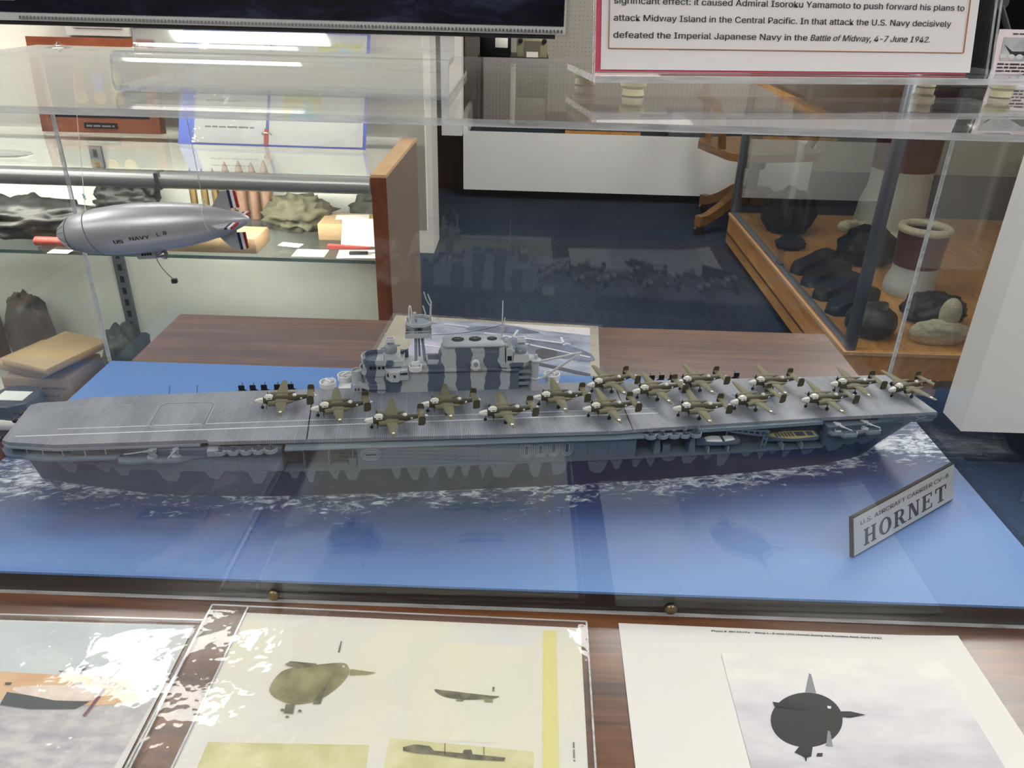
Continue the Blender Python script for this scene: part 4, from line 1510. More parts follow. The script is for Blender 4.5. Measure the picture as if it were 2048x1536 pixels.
for k, ch in enumerate('HORNET'):
    serif(ch, .0125 + k * (NL - .0255) / 5.75, .0145, .0124, .0048)
hb.build('name_letters', mat('engraved_black', (34, 33, 32), .35), pl, 0)

# ------------------------------------------------------------------ prints lying on the table in front


def cloudy(name, c1, c2, sc, stretch=(1, 1, 1), lo=.35, hi=.65, rough=.55):
    t = NT(name)
    f = t.noise(t.mapping(t.coord(), stretch), sc, 5)
    c = t.mix(t.ramp(f, [(lo, (0, 0, 0)), (hi, (1, 1, 1))]), lin(c1), lin(c2))
    return t.done(t.pbsdf(col=c, rough=rough))


def flat(mb, pts, z, m=0):
    return mb.poly([(x, y, z) for x, y in pts], m)


def img(o, pxs, z=0.0):
    """outline points of a printed figure, read off the sheet it is printed on, in the sheet's own frame"""
    inv = o.rotation_euler.to_matrix().inverted()
    return [tuple((inv @ (at(x, y, o.location.z) - o.location)).xy) for x, y in pxs]


def sm(pts, n=3):
    """closed smoothing of an outline"""
    out = []
    N = len(pts)
    for i in range(N):
        p0, p1, p2, p3 = (Vector(pts[(i + k - 1) % N]) for k in range(4))
        for k in range(n):
            t = k / n
            out.append(tuple(.5 * ((2 * p1) + (-p0 + p2) * t + (2 * p0 - 5 * p1 + 4 * p2 - p3) * t * t + (-p0 + 3 * p1 - 3 * p2 + p3) * t ** 3)))
    return out


# right print: a bare sheet with the grey photograph of a blimp
r = thing('blimp_photo_print', 'bare white photo print of a dark blimp head-on, right of the sleeved sheets', 'photo print', (.068, .382, .0006), math.radians(-.6))
sh = MB()
NX, NY = 40, 20
PWD, PHT = .2155, .140
vs, fs = [], []
for j in range(NY + 1):
    for i in range(NX + 1):
        u, v = i / NX, j / NY
        zz = .006 * max(0, u - .75) ** 2 * 16 * (.3 + .7 * v) + .003 * max(0, v - .5) * u
        vs.append((u * PWD, -v * PHT, zz))
for j in range(NY):
    for i in range(NX):
        a = j * (NX + 1) + i
        fs.append((a, a + NX + 1, a + NX + 2, a + 1))
sh.add(vs, fs)
so = sh.build('sheet', M['paper'], r, 60)


def drape(mb):
    """lay printed figures on the slightly curled sheet"""
    out = []
    for x, y, z in mb.v:
        u, v = x / PWD, -y / PHT
        out.append((x, y, z + .006 * max(0, u - .75) ** 2 * 16 * (.3 + .7 * v) + .003 * max(0, v - .5) * u))
    mb.v = out
    return mb


pc = NT('grey_sky_photo')
sp = pc.n('SeparateXYZ', {0: pc.coord()})
nz = pc.noise(pc.mapping(pc.coord(), (10, 26, 1)), 1.6, 5, .6)
yy = pc.math('MULTIPLY', sp.outputs[1], -1 / .14)
vv = pc.math('ADD', pc.math('MULTIPLY', nz, .7), pc.math('MULTIPLY', pc.math('MINIMUM', yy, .8), .6))
cc = pc.ramp(vv, [(.44, lin((206, 206, 204))), (.62, lin((192, 192, 198))), (.95, lin((150, 148, 162)))])
M['skyphoto'] = pc.done(pc.pbsdf(col=cc, rough=.5))
ph = MB()
q = img(r, [(1440, 1325), (1850, 1338), (1990, 1640), (1490, 1640)])
x0, x1 = q[0][0] + .002, q[1][0] + .012
for i in range(30):
    for j in range(10):
        xa, xb = x0 + (x1 - x0) * i / 30, x0 + (x1 - x0) * (i + 1) / 30
        ya, yb = -.022 - .117 * j / 10, -.022 - .117 * (j + 1) / 10
        flat(ph, [(xa, yb), (xb, yb), (xb, ya), (xa, ya)], .0003)
drape(ph).build('photo', M['skyphoto'], r, 0)
bl = MB()


def fig(mb, o, pxs, z, m=0, smooth=True):
    pts = img(o, pxs)
    flat(mb, sm(pts) if smooth else pts, z, m)


ring_pts = [(1610 + 72 * math.cos(2 * PI * k / 20) + 3, 1441 + 55 * math.sin(2 * PI * k / 20)) for k in range(20)]
fig(bl, r, ring_pts, .0004, 0)
fig(bl, r, [(1545, 1405), (1602, 1413), (1608, 1418), (1606, 1422), (1585, 1419), (1548, 1414)], .0006, 1, False)
fig(bl, r, [(1680, 1424), (1700, 1424), (1731, 1431), (1700, 1437), (1682, 1435)], .0006, 0, False)
fig(bl, r, [(1610, 1385), (1618, 1347), (1622, 1350), (1632, 1387)], .0005, 2, False)
fig(bl, r, [(1652, 1490), (1655, 1462), (1660, 1465), (1665, 1495), (1650, 1493)], .0006, 2, False)
fig(bl, r, [(1600, 1492), (1625, 1494), (1622, 1515), (1610, 1518), (1600, 1512), (1588, 1507)], .0006, 0, False)
fig(bl, r, [(1634, 1508), (1645, 1508), (1644, 1515), (1632, 1515)], .0006, 0, False)
fig(bl, r, [(1609, 1514), (1613, 1514), (1613, 1524), (1610, 1524)], .0006, 0, False)
fig(bl, r, [(1654, 1413), (1662, 1414), (1661, 1419), (1655, 1418)], .0006, 3, False)
bkg = NT('blimp_ink')
nz = bkg.noise(bkg.coord(), 160, 4)
sp = bkg.n('SeparateXYZ', {0: bkg.coord()})
g_ = bkg.math('ADD', bkg.math('MULTIPLY', nz, .3), bkg.math('MULTIPLY', bkg.math('ADD', sp.outputs[1], .062), 26.0))
M['blimpink'] = bkg.done(bkg.pbsdf(col=bkg.ramp(g_, [(.1, lin((14, 14, 18))), (.5, lin((32, 32, 40))), (1.0, lin((100, 100, 112)))]), rough=.5))
drape(bl).build('printed_blimp', [M['blimpink'], M['ink'], mat('print_grey', (122, 122, 132), .6), M['paper']], r, 0)
cp = MB()
ca, cb = img(r, [(1423, 1262), (1767, 1280)])
text_mesh(cp, 'Photo #  NH 53294    Blimp L-8 over USS Hornet during the Doolittle Raid, April 1942.', .0019, Matrix.Translation((ca[0], ca[1] - .0008, .0003)), width=cb[0] - ca[0], fat=.00008)
drape(cp).build('caption', M['ink'], r, 0)

# middle sheet in a clear sleeve
m_ = thing('sleeved_sheet', 'yellowed sheet of airship and ship pictures in a clear sleeve, middle of the front row', 'photo print', (-.1712, .3792, .0006), math.radians(-.8))
MB().sheet([(0, 0), (.2145, 0), (.2145, -.186), (0, -.186)], .0003).build('sheet', cloudy('yellowed_paper', (206, 206, 208), (214, 212, 196), 14), m_)
y1 = MB()
fig(y1, m_, [(1086, 1262), (1112, 1263), (1122, 1700), (1086, 1700)], .0005, 0, False)
flat(y1, [(.012, -.150), (.012, -.096), (.098, -.093), (.102, -.150)], .0004, 1)
flat(y1, [(.108, -.150), (.108, -.088), (.186, -.092), (.186, -.150)], .0004, 1)
flat(y1, [(.118, -.088), (.108, -.018), (.186, -.018), (.186, -.088)], .0004, 2)
y1.build('yellow_tint', [mat('tint_yellow', (208, 204, 138), .6), cloudy('tint_pale', (186, 184, 134), (208, 206, 168), 50), cloudy('tint_faint', (209, 209, 197), (215, 213, 193), 20)], m_, 0)
KH = cloudy('print_khaki', (110, 108, 78), (150, 147, 108), 70)
KD = cloudy('print_dark_khaki', (74, 72, 58), (120, 118, 92), 160)
b_ = MB()
fig(b_, m_, [(540, 1375), (555, 1352), (580, 1338), (640, 1330), (685, 1327), (697, 1335), (697, 1350), (680, 1372), (650, 1395), (620, 1407), (585, 1410), (555, 1400), (541, 1388)], .0006, 0)
fig(b_, m_, [(569, 1331), (581, 1324), (634, 1329), (632, 1334), (596, 1339)], .0008, 1, False)
fig(b_, m_, [(700, 1342), (703, 1340), (752, 1347), (735, 1351), (700, 1352)], .0008, 0, False)
fig(b_, m_, [(655, 1367), (657, 1367), (641, 1410), (626, 1410), (628, 1402)], .0008, 1, False)
fig(b_, m_, [(572, 1410), (590, 1410), (586, 1430), (568, 1428)], .0008, 1, False)
for c in ((565, 1422), (600, 1424), (575, 1436)):
    fig(b_, m_, [(c[0] + 4 * math.cos(k), c[1] + 3 * math.sin(k)) for k in range(6)], .0009, 1, False)
fig(b_, m_, [(676, 1307), (682, 1284), (684, 1284), (679, 1307)], .0008, 1, False)
fig(b_, m_, [(869, 1380), (890, 1382), (940, 1388), (985, 1393), (999, 1394), (985, 1399), (930, 1401), (893, 1396), (877, 1389)], .0006, 1)
fig(b_, m_, [(985, 1375), (989, 1375), (989, 1384), (985, 1384)], .0006, 1, False)
fig(b_, m_, [(967, 1401), (985, 1399), (986, 1407), (970, 1406)], .0007, 0, False)
fig(b_, m_, [(911, 1401), (929, 1401), (925, 1405), (913, 1404)], .0007, 0, False)
fig(b_, m_, [(697 - 12, 1334), (690, 1332), (689, 1337), (685, 1337)], .0009, 2, False)
b_.build('printed_airships', [KH, KD, M['paper']], m_, 0)
b_ = MB()
fig(b_, m_, [(806, 1496), (830, 1490), (860, 1494), (868, 1503), (925, 1508), (928, 1501), (943, 1501), (945, 1510), (975, 1513), (1011, 1517), (1008, 1524), (940, 1521), (868, 1511), (830, 1508), (806, 1503)], .0007, 0, False)
for x, h in ((889, 1488), (967, 1495)):
    fig(b_, m_, [(x, 1512), (x, h), (x + 1.5, h), (x + 1.5, 1512)], .0007, 0, False)
b_.build('printed_ship', KD, m_, 0)
cp = MB()
for k, wd in enumerate((.150, .165, .12)):
    scribble(cp, .02, -.160 - .006 * k, wd, .0026, Matrix.Translation((0, 0, .0005)), k)
scribble(cp, 0, 0, .012, .0014, Matrix.Translation((.207, -.085, .0005)) @ Matrix.Rotation(-PI / 2, 4, 'Z'), 7)
cp.build('caption', M['greyink'], m_, 0)


def sleeve(par, x0, x1, y0, y1, z, name='plastic_sleeve', n=40):
    s = MB()
    vs, fs = [], []
    for j in range(n + 1):
        for i in range(n + 1):
            u, v = i / n, j / n
            e = min(1, min(u, 1 - u, v, 1 - v) * 14)
            zz = z + .0008 * e * (.6 + mnoise.noise((u * 6, v * 6, z * 900)))
            vs.append((x0 + (x1 - x0) * u, y0 + (y1 - y0) * v, zz))
    for j in range(n):
        for i in range(n):
            a = j * (n + 1) + i
            fs.append((a, a + 1, a + n + 2, a + n + 1))
    s.add(vs, fs)
    return s.build(name, M['sleeve'], par, 180)


sleeve(m_, -.024, .2185, -.194, .005, .0012)
wl = MB()
for a, b in (((-.024, .005), (.2185, .005)), ((.2185, .005), (.2185, -.194)), ((-.024, .005), (-.024, -.194)), ((-.0005, .005), (-.0005, -.194))):
    wl.bar(a + (.0011,), b + (.0011,), .0011, .0003)
wl.build('sleeve_weld', M['edge'], m_, 0)

# left sheet in a sleeve
l_ = thing('sleeved_sheet', 'colour picture of a peach bomber over the ground in a clear sleeve, front left', 'photo print', (-.2000, .3665, .0006), math.radians(.5))
MB().sheet([(-.2145, 0), (0, 0), (0, -.14), (-.2145, -.14)], .0003).build('sheet', M['paper'], l_)
p = MB()
flat(p, [(-.205, -.060), (-.001, -.050), (-.001, -.001), (-.205, -.001)], .0004, 0)
flat(p, [(-.205, -.138), (-.006, -.138), (-.001, -.050), (-.205, -.060)], .0004, 1)
p.build('photo', [cloudy('print_sky', (172, 184, 192), (196, 202, 202), 9, (1, 3, 1)), cloudy('print_ground', (158, 156, 166), (192, 190, 190), 70, (1, 2, 1))], l_, 0)
b_ = MB()
fig(b_, l_, [(-160, 1330), (0, 1344), (100, 1350), (230, 1356), (262, 1372), (279, 1394), (262, 1406), (200, 1412), (120, 1410), (0, 1400), (-160, 1395)], .0006, 0)
fig(b_, l_, [(25, 1377), (120, 1372), (190, 1374), (205, 1385), (190, 1402), (110, 1404), (60, 1395)], .0008, 1)
fig(b_, l_, [(0, 1412), (15, 1386), (60, 1393), (110, 1403), (180, 1405), (150, 1420), (60, 1420)], .0009, 2, False)
fig(b_, l_, [(208, 1378), (214, 1380), (170, 1436), (166, 1434)], .0010, 3, False)
fig(b_, l_, [(172, 1334), (175, 1335), (162, 1350), (158, 1350)], .0010, 3, False)
fig(b_, l_, [(117, 1344), (137, 1344), (130, 1348), (123, 1348)], .0010, 3, False)
fig(b_, l_, [(180, 1355), (228, 1357), (226, 1370), (190, 1374)], .0010, 4, False)
fig(b_, l_, [(242, 1375), (270, 1382), (275, 1390), (245, 1386)], .0010, 4, False)
for x in (12, 153):
    fig(b_, l_, [(x, 1367), (x + 13, 1367), (x + 10, 1372), (x - 2, 1372)], .0010, 2, False)
b_.build('printed_bomber', [cloudy('print_peach', (196, 156, 120), (212, 180, 148), 40), cloudy('print_cream', (206, 190, 180), (222, 210, 200), 120), mat('print_slate', (66, 72, 76), .6), mat('print_plum', (110, 72, 84), .6),
                            cloudy('print_cowl', (70, 56, 56), (210, 190, 176), 300, lo=.45, hi=.55)], l_, 0)
sleeve(l_, -.2185, .0045, -.147, .004, .0014)
wl = MB()
for a, b in (((-.2185, .004), (.0045, .004)), ((.0045, .004), (.0045, -.147))):
    wl.bar(a + (.0012,), b + (.0012,), .0011, .0003)
wl.build('sleeve_weld', M['edge'], l_, 0)

# picture behind the case, leaning flat on the table's far side
bp = thing('sleeved_picture', 'picture of a twin-engine aircraft in a worn sleeve, lying behind the case', 'photo print', (-.036, .796, .0008), math.radians(-3.4))
MB().sheet([(-.122, -.082), (.122, -.082), (.122, .080), (-.122, .080)], .0004).build('backing', cloudy('worn_backing', (150, 140, 122), (182, 172, 152), 12), bp)
P_ = MB()
flat(P_, [(-.088, -.075), (.112, -.075), (.112, .072), (-.088, .072)], .0006, 0)
flat(P_, [(.0, .072), (.112, .072), (.112, .050), (.06, .056)], .0008, 1)
flat(P_, [(-.088, -.075), (-.088, .02), (-.05, .0), (-.01, -.03), (.0, -.075)], .0008, 2)
flat(P_, sm([(.0, .01), (.04, .03), (.08, .022), (.112, .0), (.112, -.02), (.06, -.012), (.02, -.004)]), .0009, 3)
flat(P_, sm([(-.02, .058), (.02, .062), (.055, .05), (.02, .044), (-.03, .046)]), .0009, 3)
flat(P_, sm([(.052, .0), (.066, .008), (.076, -.002), (.07, -.022), (.056, -.02)]), .0010, 4)
for a, b in (((-.06, .06), (-.03, .055)), ((-.01, .04), (.09, .022)), ((.03, .02), (.112, -.01)), ((-.08, .0), (-.03, -.01)), ((.024, .034), (.028, .054)), ((.083, .018), (.079, .04)), ((-.06, -.03), (-.02, .03))):
    a, b = Vector(a), Vector(b)
    n = Vector((-(b - a).y, (b - a).x)).normalized() * .0014
    flat(P_, [tuple(a - n), tuple(b - n), tuple(b + n), tuple(a + n)], .0011, 5)
flat(P_, [(.03, -.02), (.112, -.05), (.112, -.058), (.028, -.026)], .0011, 4)
P_.build('photo', [cloudy('print_haze', (112, 124, 148), (178, 184, 204), 30, (1, 2, 1)), mat('print_pink_white', (222, 216, 220), .5), cloudy('print_lilac', (150, 146, 176), (190, 186, 206), 40), cloudy('print_steel', (70, 80, 104), (116, 126, 150), 60),
                   mat('print_black', (34, 36, 46), .5), mat('print_bright', (224, 228, 236), .5)], bp, 0)
sleeve(bp, -.126, .126, -.085, .083, .0018)

# ------------------------------------------------------------------ signs standing on top of the case
sg = thing('text_sign', 'white text sign about Midway in a clear holder with rubber feet, on the case top', 'sign', (.0375, .4905, ZT), math.radians(10.5))
SW = .2575
bpz = .0082
b = MB()
b.box(-.004, SW + .03, -.016, .055, bpz, bpz + .0036, 1)
b.mi[0] = b.mi[1] = 0
b.build('base_plate', [M['acrylic'], M['edge']], sg, 0)
for x in (.022, .262):
    for y in (-.006, .046):
        MB().lathe([(.0052, 0), (.0064, .0006), (.0060, .0042), (.0076, .0058), (.0076, bpz - .0001)], (x - (.016 if y > 0 else 0), y, 0), 20).build('rubber_foot', M['rubber'], sg)
TL = math.radians(-12)
LM = Matrix.Translation((0, 0, bpz + .0038)) @ Matrix.Rotation(TL, 4, 'X')
SH_ = .16


def slab(par, name, x0, x1, y0, y1, z0, z1, mats, two=False):
    q_ = MB()
    q_.T = LM
    q_.box(x0, x1, y0, y1, z0, z1, 1 if two else 0)
    if two:
        q_.mi[2] = q_.mi[4] = 0
    return q_.build(name, mats, par, 0)


slab(sg, 'card', .004, SW - .014, .0026, .0030, .002, SH_ - .006, mat('sign_card', (240, 234, 237), .5))
slab(sg, 'backing_card', .0005, SW - .016, .0034, .0038, .001, SH_ - .004, M['pink'])
slab(sg, 'front_pane', 0, SW, 0, .0022, 0, SH_, [M['acrylic'], M['edge']], True)
slab(sg, 'rear_pane', 0, SW, .0042, .0064, 0, SH_, [M['acrylic'], M['edge']], True)
bd = MB()
bd.T = LM
for a, c in (((.0085, .0135), (.2370, .0135)), ((.0085, .0135), (.0085, .15)), ((.2370, .0135), (.2370, .15))):
    bd.bar((a[0], .0024, a[1]), (c[0], .0024, c[1]), .0011, .0003)
bd.build('border_line', mat('rust_line', (176, 110, 66), .6), sg, 0)
tx = MB()
TM = LM @ Matrix.Translation((.0112, .0023, 0)) @ Matrix.Rotation(PI / 2, 4, 'X')
LINES = [('significant effect: it caused Admiral Isoroku Yamamoto to push forward his plans to', .0374, .2225, 0),
         ('attack Midway Island in the Central Pacific. In that attack the U.S. Navy decisively', .0283, .2148, 0),
         ('defeated the Imperial Japanese Navy in the', .0192, .1205, 0), ('Battle of Midway, 4-7 June 1942.', .0192, .0792, .22)]
for s_, z, wd, shr in LINES:
    text_mesh(tx, s_, .0047, TM @ Matrix.Translation((.1225 if shr else 0, z, 0)), width=wd, fat=.00007, shear=shr)
tx.build('lettering', M['ink'], sg, 0)

# long sea picture in a sleeve on a black board, resting on a clear easel
es = thing('acrylic_easel', 'clear bent acrylic easel under the dark sea picture on the case top', 'easel', (-.222, .44, ZT))
EW = .179


def bent(prof, t, x0, x1, mb):
    """sheet of thickness t bent along the (y, z) profile"""
    P2 = [Vector(p) for p in prof]
    L_, R_ = [], []
    for i, p in enumerate(P2):
        d_ = (P2[min(i + 1, len(P2) - 1)] - P2[max(i - 1, 0)]).normalized()
        n_ = Vector((-d_.y, d_.x)) * t / 2
        L_.append(tuple(p + n_))
        R_.append(tuple(p - n_))
    k = len(P2)
    vs = [(x0,) + p for p in L_] + [(x0,) + p for p in R_] + [(x1,) + p for p in L_] + [(x1,) + p for p in R_]
    for i in range(k - 1):
        mb.add([vs[i], vs[i + 1], vs[2 * k + i + 1], vs[2 * k + i]], [(0, 1, 2, 3)], 0)
        mb.add([vs[k + i], vs[k + i + 1], vs[3 * k + i + 1], vs[3 * k + i]], [(3, 2, 1, 0)], 0)
        mb.add([vs[i], vs[i + 1], vs[k + i + 1], vs[k + i]], [(3, 2, 1, 0)], 1)
        mb.add([vs[2 * k + i], vs[2 * k + i + 1], vs[3 * k + i + 1], vs[3 * k + i]], [(0, 1, 2, 3)], 1)
    return mb


def arcp(cx, cz, r, a0, a1, n=8):
    return [(cx + r * math.cos(math.radians(a0 + (a1 - a0) * k / n)), cz + r * math.sin(math.radians(a0 + (a1 - a0) * k / n))) for k in range(n + 1)]


M['acrylic_bend'] = clear('bent_acrylic', (.95, .96, .965), .09, .03, haze=.12)
prof_e = [(.13, .0018)] + arcp(.010, .0058, .004, 270, 90, 10) + [(.045, .0105)] + arcp(.055, .0165, .006, 270, 90, 10)[::1] + [(.075, .0235)] + arcp(.085, .030, .0065, 270, 360, 6) + [(.108, .12)]
prof_e = [(.13, .0018)] + arcp(.006, .0060, .0042, 270, 180, 6) + [(.004, .014)] + arcp(.0085, .0145, .0045, 180, 90, 6) + [(.028, .0190)] + arcp(.030, .0235, .0045, 270, 360, 6) + [(.0365, .0295)] + arcp(.041, .0295, .0045, 180, 90, 6) + [(.060, .034), (.078, .1)]
bent(prof_e, .003, 0, EW, MB()).build('bent_sheet', [M['acrylic_bend'], M['edge']], es, 40)
st_ = NT('sea_photo_print')
v = st_.mapping(st_.coord(), (14, 1, 46))
n1 = st_.noise(v, 1.6, 6, .65, dist=.6)
n2 = st_.noise(st_.mapping(st_.coord(), (3, 1, 6)), 2.0, 3)
cc = st_.ramp(n1, [(.38, lin((14, 15, 24))), (.55, lin((26, 29, 48))), (.72, lin((58, 64, 92)))])
M['seaphoto'] = st_.done(st_.pbsdf(col=cc, rough=.18, normal=st_.bump(n2, .35, .004)))
sea_p = thing('sea_picture', 'long dark sea picture in a clear sleeve on black board, on the clear easel', 'picture', (-.222, .4700, ZT + .0305), math.radians(.6))
LM = Matrix.Rotation(math.radians(-9), 4, 'X')
slab(sea_p, 'black_board', -.25, .2350, .0030, .0062, .0004, .12, M['dark'])
slab(sea_p, 'print', -.25, .2395, .0018, .0022, .0065, .12, M['seaphoto'])
slab(sea_p, 'mount', -.25, .2405, .0023, .0026, .0022, .12, M['paper'])
o = MB()
o.T = LM
for k in range(150):
    o.box(-.06 + k * .0020, -.06 + k * .0020 + .0009, .0012, .0016, .0030, .0046)
o.build('perforations', M['chrome'], sea_p, 0)
o = MB()
o.T = LM
o.box(-.25, .2425, .0009, .0011, .0012, .12)
o.build('sleeve', clear('glossy_sleeve', (.96, .965, .97), .05, .06, bump=.5, bs=16, bd=.004), sea_p, 0)
tx = MB()
scribble(tx, -.092, .0120, .031, .0036, LM @ Matrix.Translation((0, .0015, 0)) @ Matrix.Rotation(PI / 2, 4, 'X'), 5)
tx.build('lettering', M['greyink'], sea_p, 0)

# dark print board and small picture card at the right edge
bk = thing('dark_print_board', 'black picture board standing behind the text sign, at right', 'board', (.300, .640, ZT), math.radians(6))
LM = Matrix.Rotation(math.radians(-8), 4, 'X')
slab(bk, 'board', 0, .20, 0, .004, 0, .16, M['blackgloss'])
o = MB()
o.T = LM
o.lathe([(.0055, -.0012), (.0058, -.0004), (.005, 0), (.003, 0)], (.045, 0, .053), 18, 'y')
o.tube([(.045, -.0006, .05), (.062, -.0006, .02)], .0022, 8)
o.build('printed_barrel', mat('print_charcoal', (58, 60, 62), .4), bk)
cdv = thing('picture_card', 'small white picture card with an aircraft photo and text, beside the text sign', 'card', (.3230, .598, ZT), math.radians(6))
slab(cdv, 'card', 0, .075, 0, .0006, 0, .0365, mat('pinkish_card', (226, 214, 222), .5))
o = MB()
o.T = LM
o.box(.004, .07, -.0003, -.0001, .0165, .0315, 0)
o.add([(.005, -.0004, .0270), (.012, -.0004, .0225), (.024, -.0004, .0225), (.036, -.0004, .028), (.06, -.0004, .03), (.06, -.0004, .0245), (.03, -.0004, .0205), (.012, -.0004, .0195)], [list(range(8))], 1)
for k in range(6):
    o.ell((.006 + .006 * k, -.0004, .0190), (.0026, .0002, .0018), 8, 5, 2)
o.build('photo', [cloudy('card_sky', (150, 156, 164), (200, 204, 208), 60), M['ink'], M['paper']], cdv, 0)
o = MB()
CT = LM @ Matrix.Translation((0, -.0003, 0)) @ Matrix.Rotation(PI / 2, 4, 'X')
for k in range(6):
    scribble(o, .003, .0137 - .0022 * k, .03 - .002 * (k % 3), .0015, CT, 40 + k)
scribble(o, .01, .0333, .02, .0012, CT, 50)
o.build('lettering', M['ink'], cdv, 0)

# ------------------------------------------------------------------ glass counter cabinet at left
CY0, CY1, CZT, CZB, CX0, CX1 = 1.25, 1.575, .0858, -.392, -1.85, -.223
cab = thing('glass_counter', 'long glass display counter with a wooden end, behind the table at left', 'display cabinet', (0, 0, 0))
MB().box(CX0, CX1, CY0 + .015, CY1, FLOOR + .08, CZB - .02).build('plinth', M['walnutred'], cab)
MB().box(CX0, CX1 - .02, CY0 + .05, CY1 - .03, FLOOR, FLOOR + .08).build('toe_kick', M['dark'], cab)
MB().box(CX0, CX1 - .022, CY0 + .012, CY1 - .012, CZB - .02, CZB).build('deck', mat('cream_laminate', (206, 200, 188), .5), cab)
MB().box(CX0, CX1 - .022, CY1 - .012, CY1, CZB - .02, CZT - .02).build('back_panel', mat('cabinet_back_grey', (204, 205, 200), .6, var=.03, vs=4), cab)
ep = MB()
ep.prism([(CX1 - .022, CY0), (CX1, CY0), (CX1 + .006, CY1), (CX1 - .022, CY1)], FLOOR, CZT - .006)
ep.build('end_panel', M['taupe'], cab, 0)
MB().box(CX1 - .0235, CX1 - .0215, CY0 + .002, CY1, CZB, CZT - .006).build('end_lining', M['walnutred'], cab)
MB().box(CX1 - .023, CX1 + .001, CY0 - .003, CY0 + .003, FLOOR, CZT - .004).build('end_post', M['walnutred'], cab)
et = MB()
et.prism([(CX1 - .024, CY0), (CX1, CY0), (CX1 + .006, CY1), (CX1 - .022, CY1)], CZT - .0058, CZT + .0002)
et.build('end_cap', M['oaklight'], cab, 0)
MB().box(CX0, CX1 - .024, CY0, CY1, CZT - .006, CZT).build('top_glass', [M['glass']], cab, 0)
MB().box(CX0, CX1 - .024, CY0, CY0 + .005, CZB + .006, CZT - .026).build('front_glass', [M['glass']], cab, 0)
sf = MB().box(CX0, CX1 - .024, CY0 + .02, CY1 - .014, -.068, -.062, 1)
sf.mi[0] = sf.mi[1] = 0
gedge = NT('green_glass_edge')
M['gedge'] = gedge.done(gedge.pbsdf(col=lin((92, 116, 108)), rough=.2))
sf.build('glass_shelf', [M['glass'], M['gedge']], cab, 0)
rl = MB()
pts = [(CY0 - .004 + .011 * math.cos(math.radians(a)), CZT - .017 + .013 * math.sin(math.radians(a))) for a in range(60, 301, 20)]
rl.extx(pts + [(CY0 + .02, CZT - .030), (CY0 + .02, CZT - .0065)], CX0, CX1 - .024)
rl.build('top_rail', M['satin'], cab, 40)
MB().box(CX0, CX1 - .03, CY0 + .0185, CY0 + .036, CZT - .0155, CZT - .013).build('added_lamp_hood', M['white'], cab)  # added lid that keeps the strip's light off the things above
MB().box(-.585, -.579, CY0 - .0165, CY0 + .01, CZT - .031, CZT - .004).build('rail_joint', M['steelgrey'], cab)
MB().box(CX0, CX1 - .03, CY0 + .020, CY0 + .032, CZT - .028, CZT - .016).build('strip_lamp', M['strip'], cab, 0)
MB().bevbox(CX0, CX1 - .024, CY0 - .01, CY0 + .012, CZB - .012, CZB + .008, .003).build('bottom_rail', mat('white_rail', (220, 220, 216), .35), cab)
for sx in (-.845, -1.5):
    s_ = MB()
    s_.box(sx - .012, sx + .012, CY1 - .018, CY1 - .012, CZB, CZT - .03)
    o = s_.build('shelf_standard', M['steelgrey'], cab)
    s2 = MB()
    for k in range(17):
        s2.box(sx - .004, sx + .004, CY1 - .0188, CY1 - .0178, CZB + .012 + k * .026, CZB + .026 + k * .026)
    s2.build('standard_slots', M['dark'], o)
    MB().box(sx - .003, sx + .003, CY0 + .06, CY1 - .018, -.082, -.0685).build('shelf_bracket', M['steelgrey'], cab)


def lump(name, c, r, m, seed, label, cat, group=None, amp=.25, fq=3.0, par=None, flat_=True):
    mb = MB()
    nu, nv = 48, 24
    rings_ = []
    for k in range(nv + 1):
        t_ = -PI / 2 + PI * k / nv
        q = max(math.cos(t_), .01)
        rg = []
        for i in range(nu):
            a = 2 * PI * i / nu
            d_ = Vector((q * math.cos(a), q * math.sin(a), math.sin(t_)))
            s_ = 1 + amp * mnoise.noise(d_ * fq + Vector((seed * 7.3, seed, 0))) + amp * .4 * mnoise.noise(d_ * fq * 2.7 + Vector((seed, 3.1, seed)))
            p_ = Vector((d_.x * r[0] * s_, d_.y * r[1] * s_, max(d_.z * r[2] * s_, -r[2] * .75)))
            rg.append((c[0] + p_.x, c[1] + p_.y, c[2] + r[2] * .75 + p_.z))
        rings_.append(rg)
    mb.loft(rings_)
    o_ = mb.build(name, m, par, 180)
    if label:
        tag(o_, label, cat, group)
    return o_


SHZ = -.0618
# on the shelf
tag(MB().bevbox(-.632, -.455, 1.285, 1.36, SHZ, SHZ + .026, .002).build('cardboard_box', M['tan']), 'long tan box lying on the glass shelf under the blimp tail', 'box')
lump('leather_bundle', (-.90, 1.37, SHZ), (.13, .06, .036), M['leather'], 2, 'crumpled black leather gear at the left end of the glass shelf', 'leather gear', amp=.36, fq=3.6)
lump('leather_bundle', (-1.17, 1.36, SHZ), (.08, .06, .034), M['leatherdk'], 5, 'crumpled grey leather gear at the far left edge on the shelf', 'leather gear', amp=.36, fq=3.6)
lump('leather_bundle', (-.77, 1.502, SHZ), (.06, .034, .036), M['leather'], 9, 'black leather pouch behind the nose of the blimp on the shelf', 'leather gear', amp=.36, fq=3.6)
fl_ = thing('red_flare', 'red flare tube with a yellow end on the glass shelf', 'flare', (-.775, 1.295, SHZ + .008))
MB().lathe([(.006, -.065), (.008, -.063), (.008, .028), (.0075, .03)], (0, 0, 0), 14, 'x').build('tube', M['red'], fl_)
MB().lathe([(.0082, .03), (.0082, .062), (.006, .066)], (0, 0, 0), 14, 'x').build('end_cap', M['yellow'], fl_)
tag(MB().box(-.80, -.765, 1.255, 1.275, SHZ, SHZ + .0008).build('white_label', M['paper']), 'small white label lying on the shelf under the blimp', 'label')
shell0 = None
